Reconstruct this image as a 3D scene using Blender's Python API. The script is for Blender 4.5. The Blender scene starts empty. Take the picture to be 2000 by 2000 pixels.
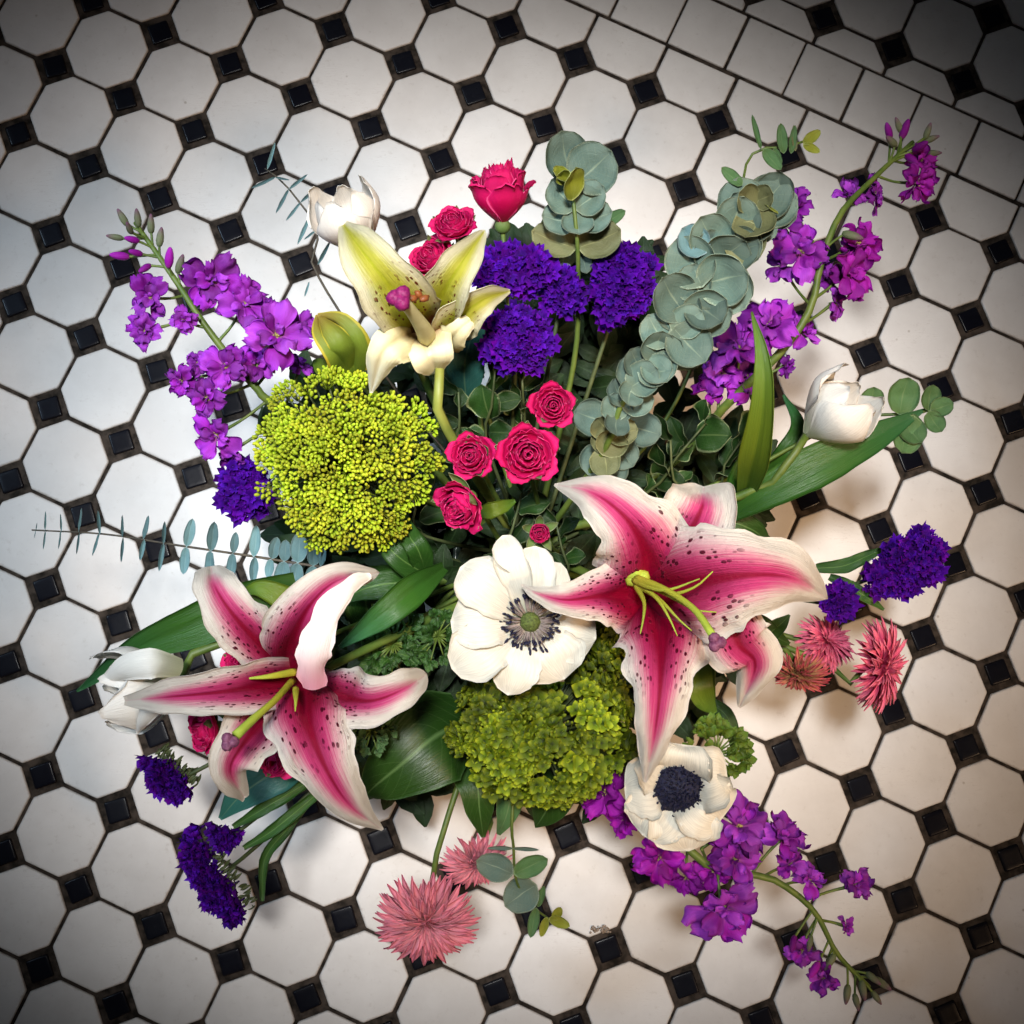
import bpy, math, random
import numpy as np
from mathutils import Vector, Matrix, noise

rnd = random.Random(11)
SC = bpy.context.scene
COL = SC.collection

# ------------------------------------------------------------------ camera
PITCH = 0.065                       # spacing of the floor tiles in metres
F = 2700.0                          # focal length in pixels of a 2000 px wide frame
_w = np.array([-0.13944, 0.00177, 0.43642]); _t = np.array([-3.56965, -3.55461, 17.49493])
_th = np.linalg.norm(_w); _k = _w / _th
_K = np.array([[0, -_k[2], _k[1]], [_k[2], 0, -_k[0]], [-_k[1], _k[0], 0]])
RL = np.eye(3) + math.sin(_th) * _K + (1 - math.cos(_th)) * _K @ _K
CL = -RL.T @ _t                     # camera in floor-tile coordinates
X0 = np.array([7.1, 2.8, 0.0])      # origin of the world in tile coordinates (below the vase)
_a = RL[0] * np.array([1, -1, -1]); PHI = -math.atan2(_a[1], _a[0])
RZ = np.array([[math.cos(PHI), -math.sin(PHI), 0], [math.sin(PHI), math.cos(PHI), 0], [0, 0, 1]])
A = RZ @ np.diag([1, -1, -1])
def lat(i, j, z=0.0):
    p = A @ (np.array([i, j, 0.0]) - X0) * PITCH
    return Vector((p[0], p[1], z))
CAM = Vector(A @ (CL - X0) * PITCH)
RIGHT, DOWN, FWD = [Vector(A @ RL[k]) for k in range(3)]
cam_d = bpy.data.cameras.new('camera'); cam = bpy.data.objects.new('camera', cam_d); COL.objects.link(cam)
m = Matrix((RIGHT, -DOWN, -FWD)).transposed().to_4x4(); m.translation = CAM
cam.matrix_world = m
cam_d.sensor_width = 36; cam_d.lens = F / 2000 * 36; cam_d.clip_end = 50; cam_d.clip_start = 0.01
SC.camera = cam
VS = 2000 / 1932.0
def Q(x, y, z):
    """the point at height z (metres) that lies along the line of sight x, y"""
    d = RIGHT * ((x * VS - 1000) / F) + DOWN * ((y * VS - 1000) / F) + FWD
    return CAM + d * ((z - CAM.z) / d.z)
def PX(p):
    """metres per unit of x, y at the point p"""
    return (p - CAM).dot(FWD) / F * VS

# ------------------------------------------------------------------ world and lamps
W = bpy.data.worlds.new('World'); SC.world = W; W.use_nodes = True
W.node_tree.nodes['Background'].inputs[0].default_value = (0.9, 0.93, 1.0, 1)
W.node_tree.nodes['Background'].inputs[1].default_value = 0.022
def aim_rot(loc, target):
    return (Vector(target) - Vector(loc)).to_track_quat('-Z', 'Y').to_euler()
def lamp(name, kind, loc, target, power, colour, **kw):
    d = bpy.data.lights.new(name, kind); d.energy = power; d.color = colour
    for k, v in kw.items(): setattr(d, k, v)
    o = bpy.data.objects.new(name, d); COL.objects.link(o)
    o.location = loc; o.rotation_euler = aim_rot(loc, target)
    return o
MID = Q(945, 950, 0)                # the middle of the pool of light that imitates a vignette
lamp('vignette_spot', 'SPOT', MID + Vector((-0.14, 0.20, 3.0)), MID, 660, (1, 0.985, 0.965), spot_size=math.radians(16.0), spot_blend=1.0, shadow_soft_size=0.20)  # added spot overhead; its soft cone edge stands in for a vignette
lamp('window_left', 'SPOT', MID + Vector((-1.35, 0.50, 1.7)), MID + Vector((-0.05, 0.0, 0)), 240, (0.58, 0.78, 1.0), spot_size=math.radians(18), spot_blend=1.0, shadow_soft_size=0.30)
lamp('window_right', 'SPOT', MID + Vector((1.3, -0.75, 1.8)), MID + Vector((0.04, -0.02, 0)), 260, (1.0, 0.64, 0.36), spot_size=math.radians(17.0), spot_blend=1.0, shadow_soft_size=0.28)

SC.view_settings.view_transform = 'Standard'; SC.view_settings.look = 'None'
SC.view_settings.exposure = 0.18; SC.view_settings.gamma = 1.0
SC.cycles.use_denoising = True
SC.cycles.max_bounces = 8; SC.cycles.diffuse_bounces = 3; SC.cycles.transmission_bounces = 5

# ------------------------------------------------------------------ materials
class NT:
    def __init__(s, name):
        s.m = bpy.data.materials.new(name); s.m.use_nodes = True; s.t = s.m.node_tree
        s.b = s.t.nodes['Principled BSDF']; s.out = s.t.nodes['Material Output']
    def n(s, typ, **kw):
        nd = s.t.nodes.new(typ)
        for k, v in kw.items():
            if k.startswith('i_'): nd.inputs[k[2:]].default_value = v
            else: setattr(nd, k, v)
        return nd
    def l(s, a, b): s.t.links.new(a, b)
    def math(s, op, a, b=None, c=None, clamp=False):
        nd = s.n('ShaderNodeMath', operation=op, use_clamp=clamp)
        for k, v in enumerate((a, b, c)):
            if v is None: continue
            if isinstance(v, (int, float)): nd.inputs[k].default_value = v
            else: s.l(v, nd.inputs[k])
        return nd.outputs[0]
    def ss(s, x, lo, hi):
        nd = s.n('ShaderNodeMapRange', interpolation_type='SMOOTHSTEP')
        s.l(x, nd.inputs[0]); nd.inputs[1].default_value = lo; nd.inputs[2].default_value = hi
        return nd.outputs[0]
    def mix(s, f, a, b, mode='MIX'):
        nd = s.n('ShaderNodeMix', data_type='RGBA', blend_type=mode)
        for k, v in ((0, f), (6, a), (7, b)):
            if isinstance(v, (int, float)): nd.inputs[k].default_value = v
            elif isinstance(v, tuple): nd.inputs[k].default_value = (*v, 1)
            else: s.l(v, nd.inputs[k])
        return nd.outputs[2]
    def uv(s):
        u = s.n('ShaderNodeUVMap'); sep = s.n('ShaderNodeSeparateXYZ'); s.l(u.outputs[0], sep.inputs[0])
        return u.outputs[0], sep.outputs[0], sep.outputs[1]
    def scaled(s, vec, sc):
        mp = s.n('ShaderNodeMapping'); s.l(vec, mp.inputs[0]); mp.inputs['Scale'].default_value = sc
        return mp.outputs[0]
    def noise(s, vec, scale, detail=3, rough=0.55):
        nd = s.n('ShaderNodeTexNoise'); s.l(vec, nd.inputs['Vector'])
        nd.inputs['Scale'].default_value = scale; nd.inputs['Detail'].default_value = detail; nd.inputs['Roughness'].default_value = rough
        return nd.outputs[0]
    def obj(s): return s.n('ShaderNodeTexCoord').outputs['Object']
    def rand(s): return s.n('ShaderNodeObjectInfo').outputs['Random']
    def bump(s, h, strength, dist=0.001):
        nd = s.n('ShaderNodeBump'); nd.inputs['Strength'].default_value = strength; nd.inputs['Distance'].default_value = dist
        s.l(h, nd.inputs['Height']); s.l(nd.outputs[0], s.b.inputs['Normal']); return nd.outputs[0]
    def fin(s, col, rough=0.5, spec=0.5, trans=0.0, tcol=None):
        if isinstance(col, tuple): s.b.inputs['Base Color'].default_value = (*col, 1)
        else: s.l(col, s.b.inputs['Base Color'])
        s.b.inputs['Roughness'].default_value = rough; s.b.inputs['Specular IOR Level'].default_value = spec
        if trans:
            tr = s.n('ShaderNodeBsdfTranslucent')
            src = tcol if tcol is not None else col
            if isinstance(src, tuple): tr.inputs[0].default_value = (*src, 1)
            else: s.l(src, tr.inputs[0])
            mx = s.n('ShaderNodeMixShader'); mx.inputs[0].default_value = trans
            s.l(s.b.outputs[0], mx.inputs[1]); s.l(tr.outputs[0], mx.inputs[2]); s.l(mx.outputs[0], s.out.inputs[0])
        return s.m

def petal_mat(name, base, mid, tip, edge=None, trans=0.25, rough=0.55, streak=0.25, spec=0.3, vary=0.2, blotch=0.0, blot=(0.2, 0.15, 0.05), rib=None, edge_lo=0.8, alt=None):
    n = NT(name); uv, u, v = n.uv()
    st = n.noise(n.scaled(uv, (9, 1.3, 1)), 3.0, 3)
    bl = n.noise(n.obj(), 60.0, 3)
    col = n.mix(n.ss(v, 0.0, 0.4), base, mid); col = n.mix(n.ss(v, 0.45, 1.0), col, tip)
    if alt: col = n.mix(n.math('MULTIPLY', n.math('FRACT', n.math('MULTIPLY', n.rand(), 7.31)), n.math('ADD', 0.15, v)), col, alt)
    au = n.math('ABSOLUTE', u)
    if edge: col = n.mix(n.ss(n.math('ADD', au, n.math('MULTIPLY', bl, 0.25)), edge_lo + 0.12, edge_lo + 0.2), col, edge)
    if rib:
        w = n.math('SUBTRACT', 1.0, n.math('DIVIDE', au, 0.07), clamp=True)
        side = n.math('FRACT', n.math('MULTIPLY', n.math('SUBTRACT', v, n.math('MULTIPLY', au, 0.30)), 9.0))
        side = n.ss(n.math('ABSOLUTE', n.math('SUBTRACT', side, 0.5)), 0.44, 0.5)
        col = n.mix(n.math('MAXIMUM', w, n.math('MULTIPLY', side, 0.25)), col, rib)
    if blotch: col = n.mix(n.math('MULTIPLY', n.ss(n.noise(n.obj(), 130.0, 4, 0.7), 0.5, 0.68), blotch), col, blot)
    f = n.math('ADD', 1.0 - streak, n.math('MULTIPLY', st, streak * 2))
    f = n.math('MULTIPLY', f, n.math('ADD', 1 - vary / 2, n.math('MULTIPLY', n.rand(), vary)))
    h = n.n('ShaderNodeVectorMath', operation='SCALE'); n.l(col, h.inputs[0]); n.l(f, h.inputs['Scale'])
    n.bump(n.math('ADD', st, n.math('MULTIPLY', bl, 0.5)), 0.5, 0.0012)
    return n.fin(h.outputs[0], rough, spec, trans)

def lily_mat(name, white, pink, deep, spot, reach=0.95, wide=0.85, spots=True, green=None):
    n = NT(name); uv, u, v = n.uv(); au = n.math('ABSOLUTE', u)
    st = n.noise(n.scaled(uv, (17, 1.0, 1)), 2.5, 5, 0.65)
    of = n.n('ShaderNodeVectorMath', operation='ADD'); n.l(uv, of.inputs[0])
    cx = n.n('ShaderNodeCombineXYZ'); n.l(n.math('MULTIPLY', n.rand(), 30.0), cx.inputs[0]); n.l(n.math('MULTIPLY', n.rand(), 17.0), cx.inputs[1]); n.l(cx.outputs[0], of.inputs[1])
    jit = n.noise(n.scaled(of.outputs[0], (3, 3, 1)), 2.0, 4)
    # where the colour reaches across the petal at each place along it
    lim = n.math('MULTIPLY', wide, n.math('POWER', n.math('SUBTRACT', 1.0, n.math('DIVIDE', v, reach), clamp=True), 0.50))
    d = n.math('SUBTRACT', lim, au)
    d = n.math('ADD', d, n.math('MULTIPLY', n.math('SUBTRACT', st, 0.5), 0.60))
    d = n.math('ADD', d, n.math('MULTIPLY', n.math('SUBTRACT', jit, 0.5), 0.25))
    blush = n.ss(d, -0.18, 0.46)
    col = n.mix(n.math('MULTIPLY', blush, 0.95), white, pink)
    dm = n.math('ADD', n.math('SUBTRACT', 0.60, v), n.math('MULTIPLY', n.math('SUBTRACT', st, 0.5), 0.3))
    dm = n.math('SUBTRACT', dm, n.math('MULTIPLY', au, 0.45))
    col = n.mix(n.math('MULTIPLY', n.ss(dm, -0.18, 0.30), n.ss(d, -0.05, 0.2)), col, deep)
    ribw = n.math('MULTIPLY', 0.15, n.math('SUBTRACT', 1.08, v))
    rib = n.math('MULTIPLY', n.ss(n.math('SUBTRACT', ribw, au), -0.04, 0.06), n.math('SUBTRACT', 1.0, n.ss(v, reach * 0.74, reach * 0.94)))
    col = n.mix(n.math('MULTIPLY', rib, 0.9), col, deep)
    hgt = st
    if spots:
        vo = n.n('ShaderNodeTexVoronoi'); vo.inputs['Scale'].default_value = 1.0; vo.inputs['Randomness'].default_value = 0.85
        n.l(n.scaled(of.outputs[0], (8.5, 24, 1)), vo.inputs['Vector'])
        dots = n.math('SUBTRACT', 1.0, n.ss(vo.outputs['Distance'], 0.24, 0.34))
        msk = n.math('MULTIPLY', n.ss(v, 0.10, 0.2), n.math('SUBTRACT', 1.0, n.ss(n.math('ADD', v, n.math('MULTIPLY', jit, 0.2)), 0.56, 0.74)))
        msk = n.math('MULTIPLY', msk, n.math('MULTIPLY', n.ss(au, 0.12, 0.3), n.math('SUBTRACT', 1.0, n.ss(au, 0.74, 0.9))))
        dots = n.math('MULTIPLY', dots, msk)
        col = n.mix(dots, col, spot); hgt = n.math('ADD', st, n.math('MULTIPLY', dots, 0.9))
    if green: col = n.mix(n.math('SUBTRACT', 1.0, n.ss(n.math('ADD', v, n.math('MULTIPLY', st, 0.12)), 0.16, 0.36)), col, green)
    n.bump(n.math('ADD', hgt, n.math('MULTIPLY', n.noise(n.obj(), 170.0, 4, 0.7), 0.7)), 0.8, 0.0018)
    return n.fin(col, 0.5, 0.28, 0.30)

def simple_mat(name, c1, c2, scale=40, rough=0.5, spec=0.4, trans=0.0, bump=0.3, vary=0.25):
    n = NT(name); x = n.noise(n.obj(), scale, 4, 0.6)
    col = n.mix(n.ss(x, 0.3, 0.7), c1, c2)
    h = n.n('ShaderNodeVectorMath', operation='SCALE'); n.l(col, h.inputs[0])
    n.l(n.math('ADD', 1 - vary / 2, n.math('MULTIPLY', n.rand(), vary)), h.inputs['Scale'])
    n.bump(x, bump, 0.001)
    return n.fin(h.outputs[0], rough, spec, trans)

def tile_mat(name, c1, c2, dirt, rough, spec=0.5, dirt_amt=0.35):
    n = NT(name); geo = n.n('ShaderNodeNewGeometry').outputs['Position']
    cx = n.n('ShaderNodeCombineXYZ'); n.l(n.math('MULTIPLY', n.rand(), 9.0), cx.inputs[2])
    add = n.n('ShaderNodeVectorMath', operation='ADD'); n.l(geo, add.inputs[0]); n.l(cx.outputs[0], add.inputs[1])
    a = n.noise(add.outputs[0], 14.0, 5, 0.65); b = n.noise(add.outputs[0], 160.0, 4, 0.7)
    sp = n.n('ShaderNodeTexVoronoi'); n.l(add.outputs[0], sp.inputs['Vector']); sp.inputs['Scale'].default_value = 55.0
    speck = n.math('MULTIPLY', n.math('SUBTRACT', 1.0, n.ss(sp.outputs['Distance'], 0.03, 0.09)), n.ss(a, 0.55, 0.62))
    col = n.mix(n.ss(a, 0.3, 0.75), c1, c2)
    col = n.mix(n.math('MULTIPLY', n.ss(b, 0.56, 0.82), dirt_amt), col, dirt)
    col = n.mix(n.math('MULTIPLY', speck, 0.55), col, dirt)
    uv, u, v = n.uv()
    col = n.mix(n.math('MULTIPLY', n.ss(n.math('ADD', u, n.math('MULTIPLY', b, 0.16)), 0.99, 1.10), 0.45), col, dirt)
    scr = n.noise(n.scaled(add.outputs[0], (6, 70, 3)), 9.0, 2, 0.5)
    scr = n.math('MULTIPLY', n.math('SUBTRACT', 1.0, n.ss(n.math('ABSOLUTE', n.math('SUBTRACT', scr, 0.5)), 0.0, 0.012)), n.ss(a, 0.56, 0.66))
    col = n.mix(n.math('MULTIPLY', scr, 0.30), col, dirt)
    h = n.n('ShaderNodeVectorMath', operation='SCALE'); n.l(col, h.inputs[0])
    n.l(n.math('ADD', 0.93, n.math('MULTIPLY', n.rand(), 0.14)), h.inputs['Scale'])
    rr = n.math('ADD', rough, n.math('MULTIPLY', a, 0.18)); n.l(rr, n.b.inputs['Roughness'])
    n.bump(n.math('ADD', a, n.math('MULTIPLY', b, 0.25)), 0.25, 0.0006)
    mt = n.fin(h.outputs[0], rough, spec); n.l(rr, n.b.inputs['Roughness']); return mt

M = {}
M['white_tile'] = tile_mat('white_tile', (0.60, 0.575, 0.545), (0.70, 0.68, 0.65), (0.26, 0.20, 0.15), 0.42, 0.35, 0.28)
M['black_tile'] = tile_mat('black_tile', (0.003, 0.003, 0.006), (0.005, 0.006, 0.010), (0.02, 0.016, 0.013), 0.16, 0.10, 0.25)
M['grout'] = simple_mat('grout', (0.012, 0.010, 0.008), (0.062, 0.048, 0.038), 120, 0.95, 0.1, 0, 1.0, 0)
M['lily'] = lily_mat('lily_petal', (0.80, 0.74, 0.65), (0.66, 0.022, 0.20), (0.27, 0.0, 0.025), (0.10, 0.0, 0.016), reach=0.90, wide=1.06)
M['lily_back'] = petal_mat('lily_petal_back', (0.80, 0.38, 0.48), (0.86, 0.74, 0.70), (0.86, 0.80, 0.70), trans=0.2, streak=0.08)
M['lily_y'] = lily_mat('yellow_lily_petal', (0.80, 0.74, 0.50), (0.55, 0.52, 0.04), (0.44, 0.45, 0.02), (0.20, 0.04, 0.01), reach=1.25, wide=0.95, green=(0.24, 0.05, 0.012))
M['lily_y_pale'] = petal_mat('pale_lily_petal', (0.50, 0.20, 0.06), (0.80, 0.72, 0.42), (0.86, 0.82, 0.66), trans=0.2, streak=0.1)
M['filament'] = petal_mat('filament', (0.42, 0.36, 0.03), (0.38, 0.38, 0.03), (0.34, 0.44, 0.05), trans=0.1)
M['stigma'] = simple_mat('stigma', (0.10, 0.02, 0.06), (0.22, 0.08, 0.14), 500, 0.6)
M['stigma_y'] = simple_mat('stigma_magenta', (0.13, 0.0, 0.06), (0.24, 0.01, 0.10), 500, 0.6)
M['rose'] = petal_mat('rose_petal', (0.24, 0.0, 0.02), (0.50, 0.001, 0.07), (0.66, 0.008, 0.13), edge=(0.78, 0.07, 0.24), trans=0.2, streak=0.12, rough=0.5, edge_lo=0.86)
M['sepal'] = petal_mat('sepal', (0.08, 0.15, 0.03), (0.10, 0.17, 0.04), (0.18, 0.20, 0.07), trans=0.15, edge=(0.32, 0.36, 0.20))
M['tulip'] = petal_mat('tulip_petal', (0.60, 0.64, 0.42), (0.84, 0.82, 0.76), (0.86, 0.83, 0.77), trans=0.3, streak=0.16, vary=0.08, rough=0.4)
M['tulip_pink'] = petal_mat('tulip_petal_blush', (0.76, 0.72, 0.56), (0.85, 0.77, 0.68), (0.86, 0.81, 0.73), trans=0.3, streak=0.16, vary=0.1, rough=0.4)
M['anemone'] = petal_mat('anemone_petal', (0.58, 0.62, 0.46), (0.77, 0.74, 0.64), (0.79, 0.75, 0.64), trans=0.36, streak=0.30, vary=0.15, rough=0.5)
M['stamen_dark'] = petal_mat('dark_stamen', (0.55, 0.50, 0.36), (0.30, 0.24, 0.22), (0.010, 0.006, 0.02), trans=0)
M['navy'] = simple_mat('navy_pollen', (0.001, 0.001, 0.008), (0.003, 0.004, 0.034), 900, 0.6, 0.4, 0, 1.0)
M['cone_green'] = simple_mat('green_cone', (0.03, 0.04, 0.008), (0.08, 0.11, 0.02), 700, 0.7, 0.3, 0, 1.0)
M['statice'] = petal_mat('statice_petal', (0.014, 0.0, 0.07), (0.034, 0.0, 0.21), (0.08, 0.006, 0.38), trans=0.2, streak=0.35, vary=0.9, rough=0.7, spec=0.15, alt=(0.10, 0.0, 0.26))
M['stock'] = petal_mat('stock_petal', (0.48, 0.14, 0.36), (0.29, 0.008, 0.36), (0.34, 0.025, 0.50), trans=0.36, streak=0.36, vary=0.8, alt=(0.42, 0.07, 0.60), rough=0.5, spec=0.25)
M['stock_deep'] = petal_mat('stock_petal_deep', (0.34, 0.06, 0.24), (0.28, 0.003, 0.30), (0.32, 0.010, 0.36), trans=0.3, streak=0.35, vary=0.7, alt=(0.40, 0.02, 0.44), rough=0.5, spec=0.25)
M['stock_eye'] = simple_mat('stock_eye', (0.22, 0.26, 0.05), (0.40, 0.30, 0.12), 300)
M['bud'] = petal_mat('stock_bud', (0.10, 0.15, 0.05), (0.13, 0.15, 0.08), (0.16, 0.05, 0.12), trans=0.1)
M['straw'] = petal_mat('strawflower_bract', (0.85, 0.55, 0.36), (0.86, 0.34, 0.40), (0.80, 0.22, 0.30), trans=0.22, streak=0.25, vary=0.45, rough=0.4)
M['straw_deep'] = petal_mat('strawflower_bract_deep', (0.60, 0.36, 0.18), (0.74, 0.07, 0.19), (0.84, 0.22, 0.34), trans=0.22, streak=0.25, vary=0.4, rough=0.4)
M['straw_brown'] = petal_mat('strawflower_bract_brown', (0.26, 0.24, 0.05), (0.50, 0.28, 0.12), (0.50, 0.06, 0.10), trans=0.15, streak=0.3, vary=0.4, rough=0.5)
M['lime'] = petal_mat('lime_floret', (0.12, 0.21, 0.005), (0.28, 0.42, 0.007), (0.50, 0.62, 0.035), trans=0.12, vary=0.7, streak=0.1, rough=0.45, alt=(0.42, 0.40, 0.02))
M['olive'] = petal_mat('olive_floret', (0.015, 0.03, 0.002), (0.09, 0.135, 0.004), (0.26, 0.31, 0.012), trans=0.12, vary=1.0, streak=0.2, rough=0.4)
M['stem'] = simple_mat('stem', (0.055, 0.10, 0.014), (0.11, 0.15, 0.025), 90, 0.5)
M['stem_dark'] = simple_mat('dark_stem', (0.03, 0.045, 0.012), (0.07, 0.085, 0.03), 90, 0.6)
M['twig'] = simple_mat('twig', (0.035, 0.03, 0.022), (0.09, 0.07, 0.045), 150, 0.7)
M['leaf'] = petal_mat('leaf', (0.02, 0.065, 0.008), (0.025, 0.08, 0.010), (0.035, 0.095, 0.018), trans=0.18, rough=0.38, spec=0.5, rib=(0.12, 0.22, 0.05), vary=0.4)
M['blade'] = petal_mat('blade_leaf', (0.028, 0.085, 0.010), (0.035, 0.115, 0.012), (0.035, 0.15, 0.05), trans=0.22, rough=0.4, spec=0.45, streak=0.35, vary=0.2)
M['blade_y'] = petal_mat('upright_blade_leaf', (0.05, 0.11, 0.012), (0.11, 0.16, 0.012), (0.10, 0.20, 0.02), trans=0.22, rough=0.4, spec=0.45, streak=0.35)
M['round_leaf'] = petal_mat('round_leaf', (0.012, 0.042, 0.005), (0.018, 0.055, 0.006), (0.022, 0.062, 0.008), trans=0.12, rough=0.42, spec=0.45, rib=(0.09, 0.17, 0.05), vary=0.25, edge=(0.05, 0.11, 0.03), edge_lo=0.93)
M['teal_leaf'] = petal_mat('teal_leaf', (0.02, 0.085, 0.06), (0.025, 0.10, 0.085), (0.03, 0.13, 0.10), trans=0.15, rough=0.4, rib=(0.10, 0.2, 0.12))
M['variegated'] = petal_mat('variegated_leaf', (0.012, 0.034, 0.006), (0.015, 0.045, 0.008), (0.02, 0.052, 0.012), edge=(0.17, 0.21, 0.10), edge_lo=0.86, trans=0.15, rough=0.4, rib=(0.06, 0.10, 0.03), vary=0.9)
M['shaded_leaf'] = petal_mat('shaded_leaf', (0.005, 0.014, 0.003), (0.008, 0.022, 0.004), (0.010, 0.028, 0.006), trans=0.05, rough=0.5, vary=0.5, rib=(0.03, 0.06, 0.02))  # shade inside the bouquet is put into this near-black green
M['euc'] = petal_mat('eucalyptus_leaf', (0.10, 0.14, 0.10), (0.085, 0.145, 0.12), (0.14, 0.205, 0.17), edge=(0.27, 0.34, 0.25), edge_lo=0.93, trans=0.12, rough=0.6, spec=0.25, blotch=0.6, blot=(0.20, 0.20, 0.11), rib=(0.22, 0.29, 0.21), vary=0.7, streak=0.15)
M['euc_brown'] = petal_mat('eucalyptus_leaf_young', (0.16, 0.17, 0.07), (0.15, 0.16, 0.07), (0.18, 0.19, 0.09), edge=(0.34, 0.36, 0.18), edge_lo=0.92, trans=0.15, rough=0.5, blotch=0.4, blot=(0.14, 0.09, 0.03), rib=(0.30, 0.30, 0.13))
M['euc_yellow'] = petal_mat('eucalyptus_leaf_yellow', (0.16, 0.19, 0.02), (0.22, 0.24, 0.02), (0.30, 0.32, 0.04), edge=(0.40, 0.44, 0.14), edge_lo=0.92, trans=0.2, rough=0.45)
M['euc_blue'] = petal_mat('eucalyptus_leaf_blue', (0.10, 0.19, 0.19), (0.11, 0.21, 0.22), (0.13, 0.24, 0.25), edge=(0.24, 0.34, 0.34), edge_lo=0.92, trans=0.1, rough=0.55, rib=(0.2, 0.3, 0.28), vary=0.6)
M['euc_green'] = petal_mat('eucalyptus_leaf_green', (0.07, 0.14, 0.04), (0.075, 0.17, 0.06), (0.09, 0.19, 0.07), edge=(0.17, 0.26, 0.12), edge_lo=0.92, trans=0.15, rough=0.45, blotch=0.3, blot=(0.05, 0.08, 0.015), rib=(0.15, 0.24, 0.1))
M['lily_bud'] = petal_mat('lily_bud', (0.11, 0.18, 0.02), (0.15, 0.20, 0.02), (0.28, 0.19, 0.03), edge=(0.42, 0.34, 0.03), edge_lo=0.78, trans=0.1, rough=0.45)
M['vase'] = simple_mat('vase_glaze', (0.03, 0.045, 0.04), (0.05, 0.07, 0.06), 30, 0.2)
M['crumb'] = simple_mat('grout_crumb', (0.24, 0.18, 0.13), (0.40, 0.32, 0.26), 400, 0.95, 0.1, 0, 1.0)

# ------------------------------------------------------------------ object helpers
def cat_rom(P, n):
    """n+1 points along a smooth curve through the rows of P"""
    P = np.array(P, float); k = len(P)
    if k == 2: return P[0] + (P[1] - P[0]) * np.linspace(0, 1, n + 1)[:, None]
    E = np.vstack([2 * P[0] - P[1], P, 2 * P[-1] - P[-2]])
    seg = np.linalg.norm(np.diff(P[:, :3], axis=0), axis=1); cum = np.concatenate([[0], np.cumsum(seg)])
    out = []
    for s in np.linspace(0, cum[-1], n + 1):
        i = min(int(np.searchsorted(cum, s, 'right')) - 1, k - 2); t = (s - cum[i]) / max(seg[i], 1e-9)
        a, b, c, d = E[i], E[i + 1], E[i + 2], E[i + 3]
        out.append(0.5 * (2 * b + (c - a) * t + (2 * a - 5 * b + 4 * c - d) * t * t + (3 * b - a - 3 * c + d) * t ** 3))
    return np.array(out)

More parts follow.
